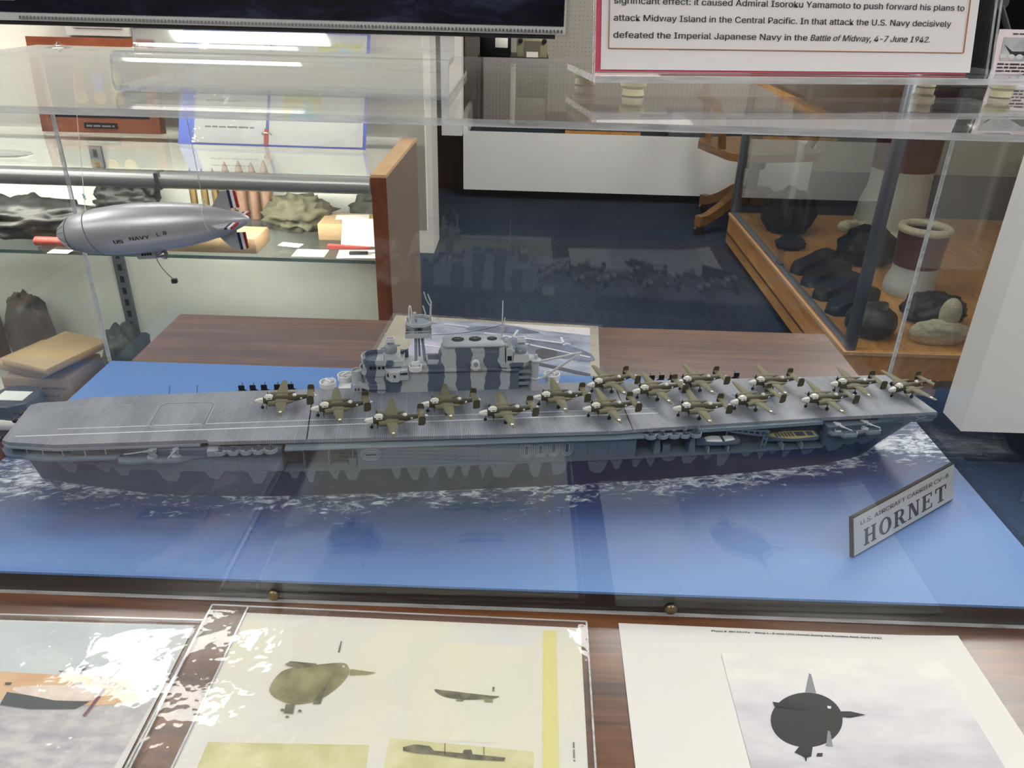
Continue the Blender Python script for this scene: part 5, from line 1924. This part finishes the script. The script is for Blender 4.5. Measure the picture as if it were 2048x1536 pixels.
for k, (sx, hh, mm) in enumerate(((-.640, .92, 0), (-.618, .92, 0), (-.597, .93, 0), (-.572, 1.05, 1), (-.546, 1.08, 1), (-.522, 1.05, 1), (-.498, 1.1, 1))):
    if k in (0, 3):
        sh_ = thing('shell_round', '', 'ammunition', (0, 0, 0), 0, 'pointed rounds standing on the shelf')
        rr_ = 1.0 if mm == 0 else 1.35
        MB().lathe([(.0072 * rr_, 0), (.0078 * rr_, .002), (.0072 * rr_, .004), (.0074 * rr_, .06), (.006 * rr_, .066)], (0, 0, 0), 16).build('case', M['brass'] if mm == 0 else M['copper'], sh_)
        MB().lathe([(.0058 * rr_, .066), (.0056 * rr_, .078), (.004 * rr_, .090), (.0018 * rr_, .099), (.0004, .103)], (0, 0, 0), 16).build('bullet', M['copper'], sh_)
        cur = sh_
    else:
        sh_ = copy_tree(cur)
    sh_.location = (sx, 1.50, SHZ)
    sh_.scale = (hh,) * 3
    tag(sh_, ['leftmost small brass round on the shelf', 'middle small brass round on the shelf', 'rightmost small brass round on the shelf', 'leftmost large copper round, just right of the small ones',
              'second large copper round, behind the upper blimp fin', 'third large copper round, behind the striped fin tip', 'rightmost large copper round standing on the shelf'][k], 'ammunition', 'pointed rounds standing on the shelf')
lump('field_cap', (-.425, 1.45, SHZ), (.062, .05, .034), M['olive'], 4, 'crumpled olive canvas cap on the shelf behind the tan box', 'cap', amp=.4, fq=4.5)
lump('canvas_strap', (-.295, 1.505, SHZ), (.045, .032, .03), M['oliveD'], 8, 'dark folded canvas strap on the shelf beside the olive cap', 'strap')
for k, (x0, y0, wd, dp, m, a, lab) in enumerate(((-.435, 1.335, .040, .020, M['whitegloss'], -.2, 'small white tag in front of the olive cap'), (-.395, 1.278, .055, .04, M['paper'], .0, 'white card flat on the shelf front, right of the tan box'),
                                              (-.318, 1.275, .07, .045, M['whitegloss'], .1, 'white card with a folding knife, at the right shelf front'), (-.345, 1.40, .06, .03, M['paper'], .15, 'white paper strip on top of the tan envelope'))):
    c_ = MB()
    c_.T = Matrix.Rotation(a, 4, 'Z')
    c_.box(0, wd, 0, dp, 0, .0006)
    o = c_.build('shelf_card', M['paper'] if m is None else m)
    o.location = (x0, y0, SHZ + (.031 if k == 3 else 0))
    tag(o, lab, 'card')
kn = thing('folding_knife', 'open folding knife on the white card at the right shelf front', 'knife', (-.300, 1.296, SHZ + .0012), .1)
MB().bevbox(0, .032, -.004, .004, 0, .005, .001).build('handle', M['black'], kn)
MB().loft([[(.032, -.003, .002), (.032, .003, .002), (.032, .003, .003), (.032, -.003, .003)], [(.056, .0015, .002), (.056, .002, .002), (.056, .002, .003), (.056, .0015, .003)]]).build('blade', M['chrome'], kn)
tag(MB().bevbox(-.372, -.262, 1.375, 1.45, SHZ, SHZ + .030, .001).build('tan_envelope', M['tan']), 'wide tan carton on the shelf near the wooden end', 'carton')
pc_ = MB()
pc_.T = Matrix.Translation((-.325, 1.344, SHZ + .0004)) @ Matrix.Rotation(math.radians(-32), 4, 'X')
pc_.box(0, .075, 0, .0006, 0, .05)
tag(pc_.build('leaflet', M['greycloth']), 'tilted white leaflet leaning on the tan carton', 'leaflet')
tag(MB().loft([[(-.345, 1.325, SHZ), (-.345, 1.337, SHZ), (-.345, 1.337, SHZ + .006), (-.345, 1.325, SHZ + .006)], [(-.27, 1.329, SHZ), (-.27, 1.334, SHZ), (-.27, 1.334, SHZ + .004), (-.27, 1.329, SHZ + .004)]]).build('red_sheath', M['red']), 'slim red sheath in front of the tilted leaflet', 'sheath')

# on the cabinet floor
cart = tag(MB().bevbox(-1.000, -.865, 1.33, 1.45, CZB, CZB + .052, .002).build('ration_carton', mat('brown_carton', (132, 108, 86), .75, var=.06, vs=20)), 'brown ration carton at the bottom of the glass counter, lowest of its stack', 'carton')
tx = MB()
text_mesh(tx, 'MEAL, COMBAT, INDIVIDUAL', .007, Matrix.Translation((-.99, 1.3285, CZB + .030)) @ Matrix.Rotation(PI / 2, 4, 'X'), width=.115, fat=.0002)
text_mesh(tx, 'DO NOT CRUSH', .006, Matrix.Translation((-.975, 1.3285, CZB + .014)) @ Matrix.Rotation(PI / 2, 4, 'X'), width=.08, fat=.0002)
o = tx.build('lettering', M['ink'], cart, 0)
mb = MB()
mb.T = Matrix.Translation((-.935, 1.39, CZB + .0525)) @ Matrix.Rotation(-.35, 4, 'Z')
mb.bevbox(-.085, .04, -.055, .06, 0, .016, .002)
tag(mb.build('ration_carton', M['tan']), 'flat tan carton in the middle of the counter stack', 'carton')
mb = MB()
mb.T = Matrix.Translation((-.925, 1.40, CZB + .069)) @ Matrix.Rotation(-.35, 4, 'Z')
mb.bevbox(-.055, .062, -.075, .075, 0, .014, .002)
tag(mb.build('ration_carton', mat('pale_carton', (164, 138, 104), .75, var=.05, vs=20)), 'pale tan flat carton on top of the counter stack', 'carton')
tin = thing('round_tin', 'dark faceted tin with a white lid label at the bottom left of the counter', 'tin', (-.955, 1.29, CZB))
MB().lathe([(.043, 0), (.046, .002), (.046, .034), (.043, .036)], (0, 0, 0), 10).build('body', mat('dark_tin', (48, 50, 54), .45), tin, 20)
MB().box(-.026, .028, -.02, .016, .0362, .037).build('lid_label', M['paper'], tin)
lump('canvas_bag', (-.785, 1.41, CZB), (.045, .055, .075), M['oliveD'], 11, 'dark green canvas bag beside the ration cartons', 'bag', amp=.3)
lump('canvas_bag', (-.70, 1.505, CZB), (.09, .035, .045), M['olive'], 13, 'low olive canvas bundle at the back of the counter floor', 'bag', amp=.3)
lump('canvas_bag', (-1.035, 1.505, CZB), (.045, .04, .09), M['leatherdk'], 15, 'upright grey pouch behind the cartons at the far left', 'bag', amp=.2)
tag(MB().bevbox(-1.30, -1.10, 1.40, 1.52, CZB, CZB + .13, .003).build('brown_box', M['brown']), 'tall brown box at the far left inside the counter', 'box')

# ------------------------------------------------------------------ things on top of the counter
bb = struct('wall_panel', MB().box(-2.2, -.204, 1.60, 1.62, -.105, 1.2), M['wall'])
fr = thing('medal_frame', 'red-brown shadow box frame holding three medals, on the glass counter', 'frame', (-.806, 1.535, CZT + .0008), math.radians(1))
fr.rotation_euler = (math.radians(-6), 0, math.radians(1))
FW, FH = .112, .165
f = MB()
f.box(-FW, FW, -.012, .012, 0, .026).box(-FW, FW, -.012, .012, FH - .02, FH).box(-FW, -FW + .018, -.012, .012, .026, FH - .02).box(FW - .018, FW, -.012, .012, .026, FH - .02)
f.build('frame', wood('cherry', (98, 48, 28), (134, 72, 46), (3, 12, 12)), fr)
MB().box(-FW + .018, FW - .018, .006, .010, .026, FH - .02).build('felt', M['navy'], fr)
for k in range(3):
    md_ = MB()
    md_.lathe([(.011, .002), (.012, .003), (.012, .005), (.011, .006)], (-.035 + .034 * k, 0, .062), 24, 'y')
    o = md_.build('medal', M['gold'], fr)
    MB().box(-.044 + .034 * k, -.026 + .034 * k, .003, .005, .074, .112).build('ribbon', [M['red'], M['blueplastic'], M['yellow']][k], o)
MB().box(-.03, .032, -.0135, -.012, .008, .018).build('name_plate', M['dark'], fr)
tx = MB()
scribble(tx, -.026, .0108, .053, .0045, Matrix.Translation((0, -.0138, 0)) @ Matrix.Rotation(PI / 2, 4, 'X'), 3)
tx.build('lettering', M['greyink'], fr, 0)
MB().box(-FW + .018, FW - .018, -.004, -.003, .026, FH - .02).build('pane', M['glass'], fr, 0)
ce = thing('certificate', 'white mounted certificate hanging on the wall above the medal frame', 'certificate', (-.811, 1.596, .252))
MB().box(-.058, .06, -.006, .003, 0, .12).build('mount', M['whitegloss'], ce)
MB().box(-.043, .047, -.009, -.006, .013, .11).build('inset', M['paper'], ce)
tx = MB()
CT = Matrix.Translation((0, -.0092, 0)) @ Matrix.Rotation(PI / 2, 4, 'X')
scribble(tx, -.022, .026, .05, .003, CT, 1)
scribble(tx, -.022, .020, .026, .003, CT, 2)
tx.build('lettering', M['ink'], ce, 0)
bn = thing('ring_binder', 'open blue ring binder with map pages in clear sleeves, on the counter', 'binder', (-.462, 1.455, CZT + .0008))
bn.rotation_euler = (math.radians(-28), 0, math.radians(-1))
MB().box(-.175, .168, .004, .008, 0, .21).build('cover', M['blueplastic'], bn)
for s0, s1 in ((-.145, -.014), (-.008, .163)):
    MB().box(s0, s1, .0005, .003, .002, .205).build('page', M['paper'], bn)
    o = MB()
    n = 14
    vs, fs = [], []
    for j in range(n + 1):
        for i in range(n + 1):
            vs.append((s0 - .003 + (s1 - s0 + .005) * i / n, -.0012 - .002 * mnoise.noise((i * .5, j * .4, s0 * 40)), .001 + .206 * j / n))
    for j in range(n):
        for i in range(n):
            a = j * (n + 1) + i
            fs.append((a, a + 1, a + n + 2, a + n + 1))
    o.add(vs, fs)
    o.build('page_sleeve', M['bag'], bn, 180)
o = MB()
for z in (.02, .10, .18):
    o.tube([(-.011 + .008 * math.cos(a), -.002 + .009 * math.sin(a), z) for a in [2 * PI * k / 14 for k in range(15)]], .0012, 6, cap=False)
o.build('ring', M['chrome'], bn)
tx = MB()
for k in range(9):
    if k not in (4, 5):
        scribble(tx, -.125, .03 + .016 * k, .09 - .02 * (k % 2), .004, Matrix.Translation((0, .0003, 0)) @ Matrix.Rotation(PI / 2, 4, 'X'), 60 + k)
tx.build('lettering', M['greyink'], bn, 0)
mp = MB()
mt_ = NT('map_print')
cc = mt_.ramp(mt_.noise(mt_.coord(), 28, 4, .6), [(.44, lin((150, 196, 222))), (.5, lin((206, 196, 130))), (.66, lin((178, 178, 110)))])
M['map'] = mt_.done(mt_.pbsdf(col=cc, rough=.5))
mp.box(.015, .085, .0001, .0004, .05, .10).box(.075, .155, .0001, .0004, .13, .19)
mp.build('map', M['map'], bn, 0)
ph_ = MB()
ph_.box(-.125, -.095, .0001, .0004, .125, .145).box(-.055, -.028, .0001, .0004, .128, .145)
ph_.build('photo', mat('print_mid_grey', (136, 132, 126), .5), bn, 0)
MB().box(-.016, -.008, -.0006, .0002, .0, .03).build('red_tab', M['red'], bn)
lump('plastic_roll', (-.86, 1.30, CZT + .001), (.05, .012, .006), mat('milky_plastic', (214, 214, 210), .3), 21, 'rolled white plastic at the left front of the counter top', 'plastic roll', amp=.15)

# ------------------------------------------------------------------ far side of the room: low platform with radios
pf_ = thing('display_platform', 'low white platform with a blue carpet top at the back of the room', 'platform', (0, 0, 0))
PX0, PX1, PY0, PY1, PZ = -.352, 1.55, 4.40, 5.36, -.40
MB().box(PX0, PX1, PY0, PY0 + .02, -.690, -.378).build('front_panel', M['white'], pf_)
MB().box(PX0, PX1, PY0 + .02, PY1, PZ - .03, PZ).build('top', M['carpet'], pf_)
MB().box(PX0 + .04, PX1, PY0 + .10, PY0 + .12, FLOOR, PZ - .03).build('toe_kick', M['dark'], pf_)
MB().box(PX0, PX0 + .025, PY0 - .002, PY1, PZ, -.28).build('side_panel', M['white'], pf_)
tag(MB().box(-.464, -.3545, 4.36, 4.47, -.395, CEIL - .002).build('white_post', M['white']), 'white square post at the left corner of the platform', 'post')
d.location.y = 4.62
peg = NT('pegboard')
sp = peg.n('SeparateXYZ', {0: peg.coord()})
fx = peg.math('SUBTRACT', peg.math('FRACT', peg.math('DIVIDE', sp.outputs[0], .0254)), .5)
fz = peg.math('SUBTRACT', peg.math('FRACT', peg.math('DIVIDE', sp.outputs[2], .0254)), .5)
rr = peg.math('ADD', peg.math('MULTIPLY', fx, fx), peg.math('MULTIPLY', fz, fz))
c = peg.mix(peg.math('LESS_THAN', rr, .010), lin((190, 188, 183)), lin((110, 110, 110)))
M['peg'] = peg.done(peg.pbsdf(col=c, rough=.7))
tag(MB().box(-.30, 1.7, 5.37, 5.385, PZ + .002, 1.3).build('pegboard', M['peg']), 'grey pegboard standing behind the radios', 'pegboard')
rk = thing('equipment_rack', 'black equipment rack with grey cases at the left end of the platform', 'rack', (0, 0, PZ))
MB().bevbox(-.30, .10, 4.72, 5.05, .0005, .372, .005).build('cabinet', M['black'], rk)
for k in range(10):
    MB().box(-.29 + .018 * k, -.282 + .018 * k, 4.712, 4.722, .02, .34).build('cooling_fin', M['steelgrey'], rk)
MB().bevbox(-.09, .09, 4.70, 4.722, .03, .16, .003).build('case_front', mat('grey_enamel', (120, 122, 118), .4), rk)
MB().bevbox(-.11, -.08, 4.69, 4.722, .02, .34, .003).build('white_strap', M['white'], rk)
ra = thing('radio_set', 'black radio with a square white meter on the equipment rack', 'radio', (-.20, 4.78, PZ + .3725))
MB().bevbox(-.085, .085, -.03, .12, .0005, .16, .004).build('case', M['black'], ra)
MB().bevbox(.0, .07, -.036, -.03, .045, .095, .003).build('meter', M['whitegloss'], ra)
ra = thing('radio_set', 'olive radio with two round knobs and a white plate on the equipment rack', 'radio', (.005, 4.76, PZ + .3725))
MB().bevbox(-.085, .085, -.03, .12, .0005, .115, .004).build('case', mat('olive_enamel', (150, 146, 120), .45), ra)
MB().box(-.042, .046, -.036, -.03, .012, .085).build('panel', mat('grey_olive', (104, 102, 90), .45), ra)
for x in (-.065, .067):
    MB().lathe([(.014, 0), (.012, -.02), (.004, -.021)], (x, -.03, .085), 16, 'y').build('knob', M['black'], ra)
MB().box(-.03, .034, -.04, -.036, .002, .03).build('plate', M['whitegloss'], ra)
hdl = MB()
hdl.tube([(-.05, 0, .115), (-.03, 0, .155), (.03, 0, .155), (.05, 0, .115)], .006, 8)
hdl.build('handle', M['brass'], ra)
for k, (x, wd, m, lab) in enumerate(((.41, .40, mat('dark_wood_grey', (92, 84, 76), .45), 'long grey control unit with knobs in a brown frame on the platform'), (.93, .30, mat('slate_enamel', (124, 128, 130), .45), 'grey control unit with a red plate, right of the long one'), (1.32, .2, M['steelgrey'], 'grey receiver at the right end of the platform'))):
    u_ = thing('control_unit', lab, 'control unit', (x, 4.52, PZ))
    MB().bevbox(-wd / 2, wd / 2, 0, .2, .0005, .14, .004).build('case', m, u_)
    MB().box(-wd / 2 - .008, wd / 2 + .008, -.006, .01, .0005, .022).build('frame_rail', M['oak'] if k == 0 else M['steelgrey'], u_)
    for j in range(4 if k == 0 else 3):
        MB().lathe([(.016, 0), (.015, -.018), (.004, -.02)], (-wd * .36 + j * wd * .24, -.001, .05), 14, 'y').build('knob', M['black'], u_)
    if k == 1:
        MB().box(-.02, .04, -.006, 0, .03, .06).build('plate', M['red'], u_)
# ------------------------------------------------------------------ wooden swivel chair
wc = thing('swivel_chair', 'wooden swivel chair standing beside the oak showcase', 'chair', (1.12, 3.98, FLOOR), .2)
s_ = MB()
s_.prism(sm([(-.24, -.10), (-.20, -.22), (.0, -.25), (.2, -.22), (.24, -.1), (.22, .2), (-.22, .2)]), .375, .41)
s_.build('seat', M['chairoak'], wc)
MB().lathe([(.05, .30), (.06, .37)], (0, 0, 0), 16).lathe([(.028, .12), (.028, .31)], (0, 0, 0), 14).build('column', M['dark'], wc)
for k in range(4):
    a = math.radians(200 + 90 * k)
    l = MB()
    ca, sa = math.cos(a), math.sin(a)
    rs = []
    for r_, z, w_, h_ in ((.03, .16, .05, .07), (.10, .17, .05, .06), (.2, .11, .045, .05), (.28, .075, .04, .045), (.33, .07, .04, .05)):
        rs.append([(r_ * ca - w_ / 2 * sa, r_ * sa + w_ / 2 * ca, z - h_ / 2), (r_ * ca + w_ / 2 * sa, r_ * sa - w_ / 2 * ca, z - h_ / 2), (r_ * ca + w_ / 2 * sa, r_ * sa - w_ / 2 * ca, z + h_ / 2), (r_ * ca - w_ / 2 * sa, r_ * sa + w_ / 2 * ca, z + h_ / 2)])
    l.loft(rs)
    lo = l.build('foot', M['chairoak'], wc, 50)
    MB().lathe([(.016, -.012), (.024, -.01), (.024, .01), (.016, .012)], (.315 * ca, .315 * sa, .0245), 14, 'y').build('caster', M['brass'], lo)
bk_ = MB()
for sx in (-1, 1):
    bk_.tube([(sx * .18, .18, .40), (sx * .2, .23, .6), (sx * .2, .26, .8)], .018, 8)
bk_.build('back_post', M['chairoak'], wc)
rs = []
for k in range(9):
    u = (k - 4) / 4
    x, y = u * .23, .27 - .05 * u * u + .03
    rs.append([(x, y - .012, .74), (x, y + .012, .74), (x, y + .012, .86), (x, y - .012, .86)])
MB().loft(rs).build('back_rail', M['chairoak'], wc, 50)
for sx in (-1, 1):
    ar = MB()
    ar.tube([(sx * .22, -.08, .40), (sx * .255, -.12, .52), (sx * .26, -.05, .60), (sx * .26, .1, .62), (sx * .24, .24, .62)], [.02, .02, .024, .024, .02], 8)
    ar.build('armrest', M['chairoak'], wc)

# ------------------------------------------------------------------ oak and glass showcase at right
oc_ = thing('oak_showcase', 'floor showcase with golden oak plinth, glass sides and grey metal corners', 'display case', (0, 0, 0))
QX0, QX1, QY0, QY1, QZ = .940, 2.3, 2.10, 3.62, -.572
MB().box(QX0, QX1, QY0, QY1, FLOOR + .03, QZ).build('plinth', M['oak'], oc_)
MB().box(QX0 - .006, QX1, QY0 - .006, QY1, QZ - .012, QZ - .001).build('moulding', M['oaklight'], oc_)
MB().box(QX0 + .02, QX1, QY0 + .02, QY1 - .02, FLOOR, FLOOR + .03).build('toe_kick', M['dark'], oc_)
MB().box(QX0 - .004, QX1, QY0 - .003, QY1, -.665, -.660).build('plinth_groove', M['darkwood'], oc_)
QT = .62
for x, y, m in ((QX0, QY0, 'steelgrey'), (QX0, QY1 - .03, 'steelgrey'), (QX1 - .03, QY0, 'steelgrey'), (QX1 - .03, QY1 - .03, 'steelgrey')):
    MB().bevbox(x, x + .03, y, y + .03, QZ, QT, .004).build('corner_post', M[m], oc_)
gl_ = MB().box(QX0 + .010, QX0 + .016, QY0 + .03, QY0 + .78, QZ + .002, QT - .02)
gl_.build('side_glass', [M['glass']], oc_, 0)
MB().box(QX0 + .018, QX0 + .024, QY0 + .74, QY1 - .03, QZ + .002, QT - .02).build('side_glass', [M['glass']], oc_, 0)
MB().box(QX0 + .008, QX0 + .026, QY0 + .735, QY0 + .78, QZ + .001, QZ + .016).build('track_stop', M['chrome'], oc_)
MB().box(QX0 + .03, QX1 - .03, QY0 + .010, QY0 + .016, QZ + .002, QT - .02).build('front_glass', [M['glass']], oc_, 0)
MB().box(QX0 + .03, QX1 - .03, QY1 - .016, QY1 - .010, QZ + .002, QT - .02).build('rear_glass', [M['glass']], oc_, 0)
MB().box(QX0 + .004, QX0 + .028, QY0 + .03, QY1 - .03, QZ, QZ + .008).build('glass_track', M['steelgrey'], oc_)
MB().box(QX1 - .03, QX1 - .01, QY0 + .03, QY1 - .03, QZ, QT - .02).build('back_panel', M['oak'], oc_)
MB().box(QX0, QX1, QY0, QY1, QT - .02, QT).build('top_frame', M['oak'], oc_)


def boot(x, y, z, h, r, lean, label, group='maroon fleece-lined boots'):
    o_ = thing('flying_boot', label, 'boot', (x, y, z), lean, group)
    hs = h
    MB().loft([[(cx + r * .95 * rx * math.cos(2 * PI * k / 18), cy + r * ry * math.sin(2 * PI * k / 18), zz) for k in range(18)] for cx, cy, rx, ry, zz in
               ((-.012, -.004, 1.16, 1.02, .0005), (-.014, -.004, 1.22, 1.06, hs * .08), (-.01, 0, 1.16, 1.05, hs * .2), (0, 0, 1.02, 1.0, hs * .32), (0, 0, 1.0, 1.0, hs * .45))]).build('foot', M['greycloth'], o_, 60)
    MB().loft([[(r * q * math.cos(2 * PI * k / 18), r * q * math.sin(2 * PI * k / 18), zz) for k in range(18)] for q, zz in ((1.0, hs * .45), (1.02, hs * .7), (1.08, hs), (.9, hs), (.85, hs * .8))]).build('shaft', M['maroon'], o_, 60)
    rg = []
    for k in range(25):
        a = 2 * PI * k / 24
        rg.append((r * .98 * math.cos(a), r * .98 * math.sin(a), hs + .004))
    MB().tube(rg, .014, 8, cap=False).build('fleece_lining', M['fleece'], o_, 180)
    return o_


boot(1.34, 2.62, QZ, .22, .075, .4, 'maroon boot with a pale foot and fleece lining, nearer the showcase front')
boot(1.57, 3.38, QZ, .60, .125, .2, 'tall maroon and white boot farther back in the oak showcase')
lump('leather_jacket', (1.12, 3.36, QZ), (.11, .13, .10), M['leather'], 31, 'folded black leather jacket at the far end of the oak showcase', 'jacket', amp=.2)
cp_ = lump('flying_helmet', (1.30, 2.93, QZ), (.11, .09, .08), M['leather'], 33, 'black flying helmet with a cream fleece edge in the oak showcase', 'helmet', amp=.15)
rg = [(1.30 + .108 * math.cos(a), 2.93 + .09 * math.sin(a) - .02, QZ + .085 + .05 * math.sin(a * .5)) for a in [PI * .95 + PI * k / 16 * -1.0 for k in range(17)]]
MB().tube(rg, [.018 + .006 * (k % 2) for k in range(17)], 8).build('fleece_edge', M['fleece'], cp_, 180)
for k, (x, y, a) in enumerate(((1.075, 2.82, .5), (1.075, 2.69, .5), (1.075, 2.56, .5), (1.075, 2.43, .5))):
    sh2 = MB()
    sh2.T = Matrix.Translation((x, y, QZ)) @ Matrix.Rotation(a, 4, 'Z') @ Matrix.Scale(.8, 4)
    sh2.loft([[(px_, -hw, .001), (px_, hw, .001), (px_, hw * .9, hz), (px_, -hw * .9, hz)] for px_, hw, hz in ((-.13, .025, .03), (-.10, .042, .05), (-.03, .045, .06), (.03, .035, .085), (.09, .036, .09), (.12, .028, .07))])
    tag(sh2.build('leather_shoe', M['leather'], None, 70), ['farthest of the black shoes beside the showcase glass', 'second black shoe from the far end, beside the glass', 'third black shoe from the far end, beside the glass', 'nearest black shoe beside the glass'][k], 'shoe', 'black shoes in the oak showcase')
bt_ = lump('canteen', (1.055, 2.235, QZ), (.075, .07, .055), mat('dark_green_enamel', (52, 56, 48), .35), 41, 'dark green canteen with a chrome cap in the near corner of the showcase', 'canteen', amp=.05)
MB().lathe([(.016, 0), (.018, .006), (.016, .02), (.008, .022)], (1.065, 2.21, QZ + .09), 14).build('cap', M['chrome'], bt_)
lump('leather_glove', (1.30, 2.36, QZ), (.10, .08, .05), M['leather'], 43, 'black leather gloves beside the green canteen', 'gloves', amp=.2)
gv = lump('sheepskin_mitten', (1.24, 2.185, QZ), (.085, .04, .04), M['fleece'], 45, 'cream sheepskin mitten with a thumb at the front of the showcase', 'mitten', amp=.15)
MB().ell((1.265, 2.20, QZ + .085), (.03, .028, .05), 14, 10).build('thumb', M['fleece'], gv, 180)
lump('strap_pile', (1.06, 3.08, QZ), (.06, .04, .03), M['leather'], 47, 'small black pouch on the oak floor by the far glass', 'pouch', amp=.2)

# ------------------------------------------------------------------ white wall case with black base at right
wp = thing('white_pedestal', 'white exhibit pedestal on a black recessed base, at the right edge', 'pedestal', (0, 0, 0))
MB().box(1.111, 1.95, 1.736, 1.833, -.620, .55).build('body', M['white'], wp)
MB().box(1.185, 1.90, 1.79, 2.02, FLOOR, -.62).build('base', M['black'], wp)
